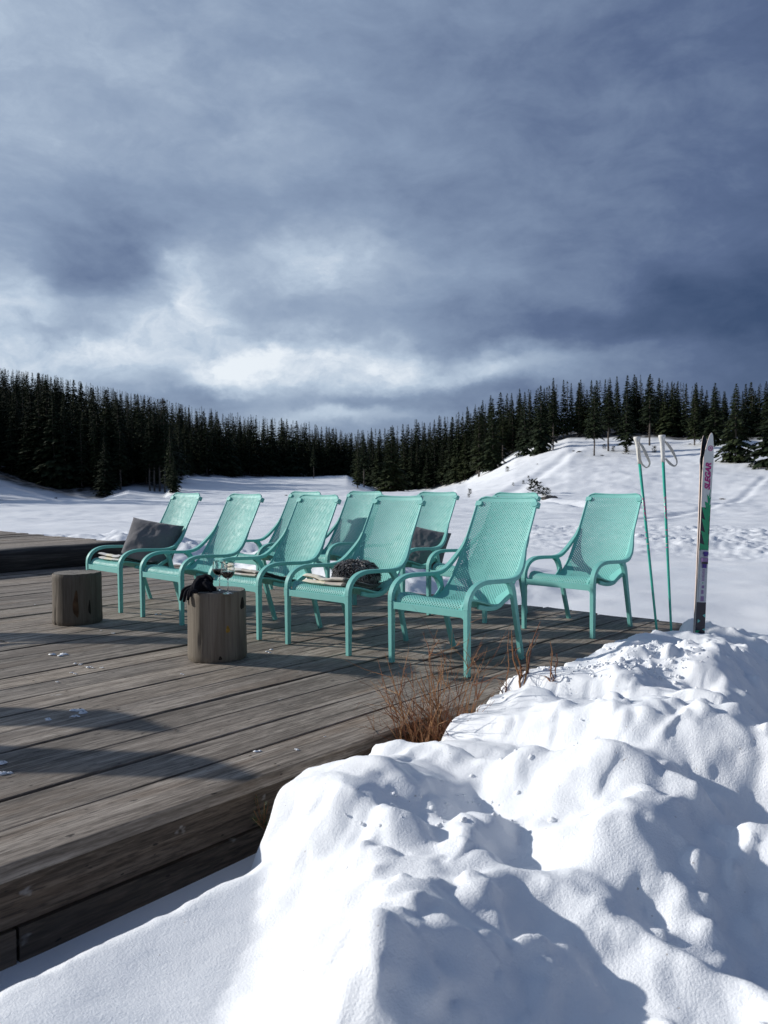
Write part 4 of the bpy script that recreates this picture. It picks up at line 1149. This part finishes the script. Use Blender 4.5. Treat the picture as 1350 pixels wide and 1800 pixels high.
# ------------------------------------------------------------------ ski poles
M_POLE = simple('turquoise_pole_paint', (.035,.40,.30), .3, .5, .1, 60)
M_GRIP = simple('white_grip', (.70,.68,.64), .5, .4, .06, 50, .2, 300); M_STRAP = simple('cream_strap', (.60,.56,.48), .8, .2, .1, 80, .3, 500)
M_PINK = simple('pink_print', (.75,.06,.30), .5, .4, .1, 60); M_DARK = simple('black_plastic', (.02,.02,.022), .4, .4, .2, 40)
def frame_to(o, a, b, face):
    """put local z along a->b with local -y towards 'face'"""
    z = (b - a).normalized(); y = -(face - z*face.dot(z)).normalized(); x = y.cross(z)
    m = Matrix((x, y, z)).transposed().to_4x4(); m.translation = a; o.matrix_world = m
def ski_pole(label, base, top, strap_pts, seed, y):
    a = at_y(*base, y); b = at_y(*top, y + .06); L = (b-a).length
    root = thing('ski_pole', label, 'ski pole', a, 0, 'turquoise ski poles stuck in the snow bank')
    frame_to(root, a, b, Vector((-.1, -1, .05)))
    s = MB(); s.tube([(0,0,-.14),(0,0,0),(0,0,L*.5),(0,0,L-.17)], [.0068,.0075,.009,.0098], 16); s.build('shaft', M_POLE, root, True)
    g = MB(); prof = [(.0005, L-.182),(.0125, L-.18),(.0135, L-.15),(.0140, L-.10),(.0150, L-.06),(.0175, L-.035),(.0215, L-.02),(.0235, L-.008),(.0215, L-.001),(.0005, L)]
    g.lathe(prof, 24); g.build('grip', M_GRIP, root, True)
    inv = root.matrix_world.inverted()
    pts = [inv @ at_y(u, v, y + .05 + dy) for u, v, dy in strap_pts]; st = MB()
    sp_ = spline(pts, 6); st.sweep(sp_, [float(q) for q in np.interp(range(len(sp_)), np.linspace(0, len(sp_)-1, 8), [.010,.021,.024,.014,.007,.013,.022,.012])], .0022, up=(.35, -.93, .1), seg=8, power=6); st.build('strap', M_STRAP, root, True)
    rg = random.Random(seed); m = MB(); z = L*.70
    for k in range(22):
        z -= rg.uniform(.007, .011) + (.03 if k > 16 else 0)
        rr = .0093*(1 if z < L*.5 else 1.03) + .0004
        for q in range(rg.randint(1, 2)):
            a0 = rg.uniform(-2.3, -.9) if k < 17 else rg.uniform(-2.9, -.2); wd = rg.uniform(.25, .5)
            m.add([(rr*math.cos(a0 + wd*i), rr*math.sin(a0 + wd*i), z + dz) for dz in (-.003, .003) for i in (-1, 0, 1)], [(0,1,4,3),(1,2,5,4)])
    m.build('printed_marks', M_PINK, root)
    for zz, hh in ((L*.46, .006),):
        r_ = MB(); r_.lathe([(.0102, zz), (.0104, zz + hh)], 16); r_.build('grey_ring', M_STRAP, root, True)
    return root
PY = 5.33
ski_pole('ski pole nearer the chairs, leaning left, strap hanging in front of its grip', (1155.5,1118), (1119.5,767.5),
         [(1122,777,-.02),(1129,785,-.035),(1136,799,-.05),(1142,814,-.03),(1137,822,-.02),(1129,816,-.025),(1124,805,-.03),(1122,788,-.02)], 2, PY)
ski_pole('ski pole nearer the skis, almost upright, strap looped to the right', (1180.5,1120), (1163.5,764.5),
         [(1167,774,.02),(1176,784,.03),(1184,797,.02),(1190,812,-.01),(1186,819,-.03),(1178,815,-.02),(1170,806,-.01)], 5, PY)

# ------------------------------------------------------------------ skis
M_SKIW = simple('white_ski_lacquer', (.66,.68,.66), .25, .5, .05, 20); M_SKIB = simple('black_ski_base', (.014,.014,.016), .35, .5, .2, 20)
M_NAVY = simple('navy_print', (.012,.013,.030), .25, .5, .1, 20); M_GREEN = simple('green_print', (.008,.32,.14), .25, .5, .1, 20)
M_MAG = simple('magenta_print', (.42,.01,.19), .3, .5, .05, 20); M_PURP = simple('purple_plastic', (.055,.02,.25), .35, .5, .1, 30)
M_VIO = simple('violet_print', (.28,.17,.34), .4, .5, .1, 30); M_SILVER = simple('silver_plate', (.55,.57,.60), .3, .6, .12, 60, Metallic=.6) if False else simple('silver_plate', (.52,.54,.57), .28, .6, .12, 60)
M_EDGE = simple('pinkish_ski_wall', (.60,.50,.46), .4, .4, .1, 30); M_TURQ = simple('turquoise_print', (.18,.60,.52), .4, .5, .1, 30)
SL = 1.365
def V2Z(v): return (1127.0 - v)/367.0*1.355
def half(z):   # half width of the ski along its length
    w = np.interp(z, [-.3, 0, .45, .8, 1.15, 1.25], [.035, .034, .0315, .0315, .0345, .0345])
    t = (SL - z)/.17
    return float(w*min(1, max(0, t))**.5) if t < 1 else float(w)
def ski_body(root, flip, tipcurve):
    K = MB(); zs = list(np.linspace(-.30, 1.18, 22)) + list(np.linspace(1.2, SL - .0005, 16)); vs = []; th = .012; fs = []; mi = []
    def off(z): return tipcurve*max(0, z - 1.08)**2
    for z in zs:
        w = half(z); t = th*(1 - .6*sstep(1.0, SL, z)); o = off(z)
        vs += [(-w, o, z), (w, o, z), (w, o + t, z), (-w, o + t, z)]
    n = len(zs)
    for i in range(n-1):
        for k in range(4):
            fs.append((i*4+k, i*4+(k+1) % 4, (i+1)*4+(k+1) % 4, (i+1)*4+k)); mi.append((0, 2, 1, 2)[k])
    fs += [(3,2,1,0), ((n-1)*4, (n-1)*4+1, (n-1)*4+2, (n-1)*4+3)]; mi += [1, 2]
    if flip: mi = [{0: 1, 1: 0}.get(q, q) for q in mi]
    return mesh_obj('ski_body', vs, fs, None, root, False, None, [M_SKIW, M_SKIB, M_EDGE], mi), off
def decal(root, name, poly, mat, off, lift=.0008, tri=False):
    vs = []; 
    for xf, v in poly:
        z = V2Z(v); vs.append((xf*half(z)*.985, off(z) - lift, z))
    return mesh_obj(name, vs, [tuple(range(len(vs)))], mat, root)
def skis():
    y = 5.28; a = at_y(1229.5, 1127, y); b = at_y(1247.5, 760, y + .06); face = Vector((.09, -1, .03))
    r1 = thing('ski', 'front ski of the pair, white with magenta lettering, green zigzag and silver binding', 'ski', a); frame_to(r1, a, b, face)
    body, off = ski_body(r1, False, -.35)
    # printed areas: navy foot, navy/green zigzag, lettering
    def strip(name, v0, v1, mat, lift, inset=1.0):
        zs = np.linspace(V2Z(v0), V2Z(v1), 10); vs = []
        for z in zs: vs += [(-half(z)*.985*inset, off(z) - lift, z), (half(z)*.985*inset, off(z) - lift, z)]
        return mesh_obj(name, vs, [(2*i, 2*i+1, 2*i+3, 2*i+2) for i in range(9)], mat, r1)
    strip('navy_tail_print', 1190, 1058, M_NAVY, .0006)
    strip('navy_print', 966, 889.5, M_NAVY, .0006)
    Lb = [(-1,966),(-1,953),(.05,956),(-.85,931),(.05,934),(-.85,909),(-.05,912),(-.85,891),(-.55,889),(.0,893),(-.35,879),(.35,881),(.05,866),(.5,870),(.72,857)]
    Rb = [(.80,857),(.62,873),(.95,870),(.70,885),(1,884),(.85,899),(1,899),(.78,914),(1,915),(.72,936),(1,938),(.75,955),(1,957),(1,966)]
    decal(r1, 'green_zigzag', Lb + Rb, M_GREEN, off, .0011)
    for k, (tri, m) in enumerate([([(-.6,1095),(-.6,1088),(-.05,1091)], M_TURQ), ([(.95,1085),(.95,1078),(.35,1081)], M_TURQ), ([(.98,1109),(.98,1104),(.4,1106)], M_TURQ), ([(-.95,1117),(-.95,1108),(.0,1108)], M_GREEN), ([(-.1,1124),(.35,1124),(.15,1118)], M_VIO), ([(-1,858),(-.95,858),(-.95,857)], M_GREEN)][:5]):
        decal(r1, 'triangle_print', tri, m, off, .0012)
    # SLEGAR lettering, reading up the ski
    fc = bpy.data.curves.new('lettering', 'FONT'); fc.body = 'SLEGAR'; fc.size = .060; fc.shear = .28; fc.offset = .0032; fc.align_x = 'LEFT'; fc.extrude = 0
    fo = bpy.data.objects.new('lettering', fc); link(fo); bpy.context.view_layer.update()
    me = bpy.data.meshes.new_from_object(fo.evaluated_get(bpy.context.evaluated_depsgraph_get())); bpy.data.objects.remove(fo)
    P = np.array([v.co[:] for v in me.vertices]); L = P[:,0].max() - P[:,0].min(); sc = (V2Z(809.5) - V2Z(858))/L; hh = P[:,1].max() - P[:,1].min(); sy = .040/hh
    for v in me.vertices:
        zz = V2Z(858) + (v.co.x - P[:,0].min())*sc; xx = .019 - (v.co.y - P[:,1].min())*sy + .002
        v.co = (xx, off(zz) - .0011, zz)
    me.materials.clear(); me.materials.append(M_MAG); link(bpy.data.objects.new('lettering', me), r1)
    # round emblem near the tip: ring with a bent stroke
    E_ = MB(); zc = V2Z(784.5); xc = .004
    def disc(r0, r1_, n=24):
        E_.add([(xc + r*math.cos(6.2832*i/n), off(zc) - .0012 + (-.35*2*.12)*0, zc + r*math.sin(6.2832*i/n)) for r in (r0, r1_) for i in range(n)], [(i, (i+1) % n, n+(i+1) % n, n+i) for i in range(n)])
    disc(.0135, .0175)
    for (x0, z0), (x1, z1) in (((-.007,-.009),(-.002,.009)), ((-.002,.009),(.003,-.003)), ((.003,-.003),(.009,.006)), ((.003,-.003),(.008,-.010))):
        dx, dz = x1-x0, z1-z0; l = math.hypot(dx, dz); px, pz = -dz/l*.0018, dx/l*.0018
        E_.add([(xc+x0+px, off(zc)-.0012, zc+z0+pz), (xc+x1+px, off(zc)-.0012, zc+z1+pz), (xc+x1-px, off(zc)-.0012, zc+z1-pz), (xc+x0-px, off(zc)-.0012, zc+z0-pz)], [(0,1,2,3)])
    for i, v in enumerate(E_.v): E_.v[i] = (v[0], off(v[2]) - .0013, v[2])
    E_.build('round_emblem', M_MAG, r1)
    # binding
    B = MB(); B.box(-.024, .026, -.006, 0, V2Z(1058), V2Z(965)); bp_ = B.build('binding_plate', M_SILVER, r1)
    bv = bp_.modifiers.new('b', 'BEVEL'); bv.width = .002; bv.segments = 2; bake(bp_)
    q = MB(); q.box(-.006, .023, -.020, -.0062, V2Z(973), V2Z(968)); q.box(-.002, .022, -.014, -.0062, V2Z(976), V2Z(973.2)); q.build('heel_block', M_PURP, bp_)
    q = MB(); q.box(-.020, .022, -.022, -.0062, V2Z(986), V2Z(979)); q.build('toe_clamp', M_VIO, bp_)
    q = MB(); q.box(-.014, .020, -.026, -.0062, V2Z(989.5), V2Z(986.2)); q.build('clamp_bar', M_DARK, bp_)
    q = MB(); q.box(-.010, .016, -.016, -.0062, V2Z(997), V2Z(989.8)); q.build('lever', M_PURP, bp_)
    for x0, x1, va, vb in [(-.008 + .0012*(k % 3), .010, 1020 - 2.4*k, 1018.5 - 2.4*k) for k in range(9)] + [(-.006, .010, 1033, 1028), (-.008, .008, 1043, 1036), (-.010, .012, 1056, 1047)]:
        q = MB(); q.box(x0, x1, -.0072, -.0061, V2Z(va), V2Z(vb)); q.build('violet_mark', M_VIO, bp_)
    q = MB()
    for side in (-.0215, .0215):
        for k in range(14): q.box(side - .0018, side + .0018, -.0085, -.0061, V2Z(1056 - 4*k), V2Z(1056 - 4*k - 2.2))
    q.build('studs', M_SKIW, bp_)
    q = MB(); q.lathe([(.0003, 0), (.004, 0)], 14); d = q.build('green_dot', M_GREEN, bp_); d.rotation_euler = (R(90), 0, 0); d.location = (0, -.0074, V2Z(1023.5))
    # second ski, base to base behind it
    r2 = thing('ski', 'rear ski of the pair, black base and pale edge showing left of the white ski', 'ski', a); 
    z = (b-a).normalized(); yv = -(face - z*face.dot(z)).normalized(); xv = yv.cross(z)
    a2 = a + yv*.0140; b2 = b + yv*.0175 - xv*.011; frame_to(r2, a2, b2, face)
    r2.scale = (1, 1, .992)
    ski_body(r2, True, .45)
skis()

# ------------------------------------------------------------------ bare shrub, dry stalks, fir sprig
def twig_mat():
    m, nt, b = material('red_brown_twigs', (.2,.08,.03), .7, .3)
    co = nt.coord('Object'); rnd = nt.n.new('ShaderNodeNewGeometry').outputs['Random Per Island']
    c = nt.ramp(rnd, [(0, (.15,.055,.030,1)), (.4, (.30,.125,.055,1)), (.8, (.43,.22,.09,1)), (1, (.40,.28,.16,1))])
    c = nt.mix(nt.math('MULTIPLY', nt.noise(co, 60, 3), .5), c, (.06,.03,.022,1)); nt.lk(c, b.inputs['Base Color']); return m
M_RTWIG = twig_mat()
def twig(K, p, d, L, r, rg, depth=0):
    n = 6; pts = [p.copy()]; dd = d.normalized()
    for i in range(n):
        dd = (dd + Vector((rg.gauss(0,.13), rg.gauss(0,.13), rg.gauss(.01,.10)))).normalized(); pts.append(pts[-1] + dd*L/n)
    K.tube(pts, [r*(1 - .8*i/n) for i in range(n+1)], 5 if depth == 0 else 4, False)
    if depth < 2:
        for k in range(rg.randint(3, 6) if depth == 0 else rg.randint(1, 4)):
            i = rg.randint(1, n-1); q = pts[i]
            dv = (pts[i+1]-pts[i]).normalized(); s = Vector((rg.gauss(0,1), rg.gauss(0,1), rg.gauss(.2,1))); s = (s - dv*s.dot(dv)).normalized()
            twig(K, q, dv*.8 + s*rg.uniform(.5,1.2), L*rg.uniform(.16,.40), r*.55, rg, depth+1)
def shrub():
    rg = random.Random(12); K = MB(); x, y = sn_to_xy(2.82, 2.17)
    root = thing('bare_shrub', 'bare red brown shrub of thin twigs in the gap at the deck edge', 'shrub', (x, y, -.30))
    tips = [(752,1098),(745,1130),(700,1200),(648,1210),(660,1185),(690,1222),(676,1250),(727,1108),(765,1112),(790,1130),(800,1190),(735,1140),(715,1150),(705,1165),(820,1235),(838,1150),(853,1152),(780,1100),(740,1095),(690,1175),(668,1195),(655,1250),(685,1280),(700,1300),(720,1240),(760,1180),(775,1210),(800,1230),(812,1180),(742,1165)]
    for k in range(165):
        u, v = rg.choice(tips); u += rg.gauss(0, 9); v += rg.gauss(0, 10)
        s0 = 2.62 + rg.random()*.52; n0 = 2.20 + rg.uniform(-.06, .07); bx, by = sn_to_xy(s0, n0); p = Vector((bx, by, -.34))
        # tip lies on the pixel's ray at a depth around the shrub's own
        t = at_y(u, v, y + rg.uniform(-.10, .34)); d = t - p; L = d.length*(rg.uniform(.85, 1.1) if k < 62 else rg.uniform(.35, .75))
        d = d + Vector((0,0,.08)); twig(K, p - Vector((x, y, -.30)), d, L, rg.uniform(.0024,.0055), rg)
    K.build('branches', M_RTWIG, root)
    G = MB()   # fine litter of thin stems around its foot
    for k in range(420):
        s0 = 2.45 + rg.random()*.75; n0 = 2.13 + rg.uniform(-.10, .15); bx, by = sn_to_xy(s0, n0); p = Vector((bx - x, by - y, rg.uniform(-.06, .14)))
        a = rg.uniform(0, 6.28); L = rg.uniform(.06, .22); q = p + Vector((L*math.cos(a), L*math.sin(a), L*rg.uniform(-.2,.9)))
        G.tube([p, p.lerp(q, .5) + Vector((0,0,.012)), q], [.0017,.0014,.0006], 3, False)
    G.build('fine_stems', M_RTWIG, root)
shrub()
def stalks(label, u, v, tips, seed, r=.0042):
    rg = random.Random(seed)
    # foot on the snow bank
    d = ray(u, v); best = None
    for t in np.linspace(2.4, 7, 900):
        p = d*t
        if CAM_H + p[2] <= bank_z(p[0], p[1]): best = p; break
    if best is None: best = d*(4.6)
    b = Vector((best[0], best[1], CAM_H + best[2] - .04)); K = MB()
    root = thing('dry_stalks', label, 'twigs', b, 0, 'dry stalks poking out of the snow bank')
    for tu, tv in tips:
        t = at_y(tu, tv, b.y + rg.uniform(-.03, .05)); dvec = t - b
        pts = [Vector((rg.gauss(0,.006), rg.gauss(0,.006), 0)) + dvec*f + Vector((rg.gauss(0,.006), 0, rg.gauss(0,.004)))*math.sin(3.14*f) for f in (0,.25,.5,.75,1)]
        K.tube(pts, [r*q for q in (1, .95, .8, .6, .3)], 5, False)
        for k in range(3):
            f = rg.uniform(.3,.9); p = dvec*f; K.tube([p, p + Vector((rg.gauss(0,.03), rg.gauss(0,.03), rg.uniform(0,.04)))], [r*.4, r*.15], 4, False)
    K.build('stems', M_RTWIG, root)
stalks('tall dry stalks behind the right leg of the frontmost chair', 917, 1200, [(897,1107),(951,1092),(904,1133),(920,1176),(912,1150),(933,1130)], 3, .005)
stalks('two dry stalks on the snow halfway to the ski poles', 974, 1192, [(965,1127),(979,1149),(968,1176),(955,1187)], 4, .004)
stalks('broken twig lying on the snow bank below the frontmost chair', 998, 1200, [(1019,1187),(991,1190)], 5, .005)
stalks('single thin stalk rising from the left end of the snow bank crest', 888, 1212, [(898,1108),(882,1190),(876,1198)], 6, .003)
stalks('short twig stub at the shoulder of the snow bank', 851, 1225, [(846,1178),(858,1195),(838,1200),(864,1215)], 7, .004)
def sprig():
    rg = random.Random(9); x, y = sn_to_xy(1.88, 2.27); K = MB(); S_ = MB()
    root = thing('fir_sprig', 'small green fir sprig at the deck corner by the snow', 'sprig', (x, y, -.16))
    for b in range(16):
        d = Vector((rg.uniform(-.7,.9), rg.uniform(-.7,.7), rg.uniform(.35,1))).normalized(); L = rg.uniform(.06,.14)
        S_.tube([Vector((0,0,0)), d*L], [.002,.001], 4, False)
        for k in range(34):
            p = d*L*rg.uniform(.15,1); s = Vector((rg.gauss(0,1), rg.gauss(0,1), rg.gauss(0,1))); s = (s - d*s.dot(d)).normalized(); q = p + (s*.8 + d*.7)*.016
            w = d.cross(s)*.0009; K.add([p-w, p+w, q], [(0,1,2)])
    S_.build('stems', M_RTWIG, root); K.build('needles', simple('fresh_needles', (.035,.07,.018), .6, .3, .4, 60), root)
sprig()

# ------------------------------------------------------------------ camera, render settings
cam = bpy.data.cameras.new('camera'); co = bpy.data.objects.new('camera', cam); link(co)
cam.sensor_fit = 'AUTO'; cam.sensor_width = 36; cam.lens = FPX/PH*36; cam.clip_end = 9000; cam.clip_start = .05
m = Matrix.Rotation(math.pi/2 - PITCH, 4, 'X') @ Matrix.Rotation(ROLL, 4, 'Z'); m.translation = (0, 0, CAM_H); co.matrix_world = m
cam.dof.use_dof = True; cam.dof.focus_distance = 5.4; cam.dof.aperture_fstop = 5.6
SC.camera = co
SC.render.engine = 'CYCLES'
SC.cycles.use_denoising = True; SC.cycles.max_bounces = 24; SC.cycles.transmission_bounces = 24; SC.cycles.glossy_bounces = 8; SC.cycles.diffuse_bounces = 5; SC.cycles.transparent_max_bounces = 8
SC.cycles.caustics_reflective = False; SC.cycles.caustics_refractive = False
SC.view_settings.view_transform = 'Standard'; SC.view_settings.look = 'None'; SC.view_settings.exposure = 0; SC.view_settings.gamma = 1
SC.view_settings.use_curve_mapping = False
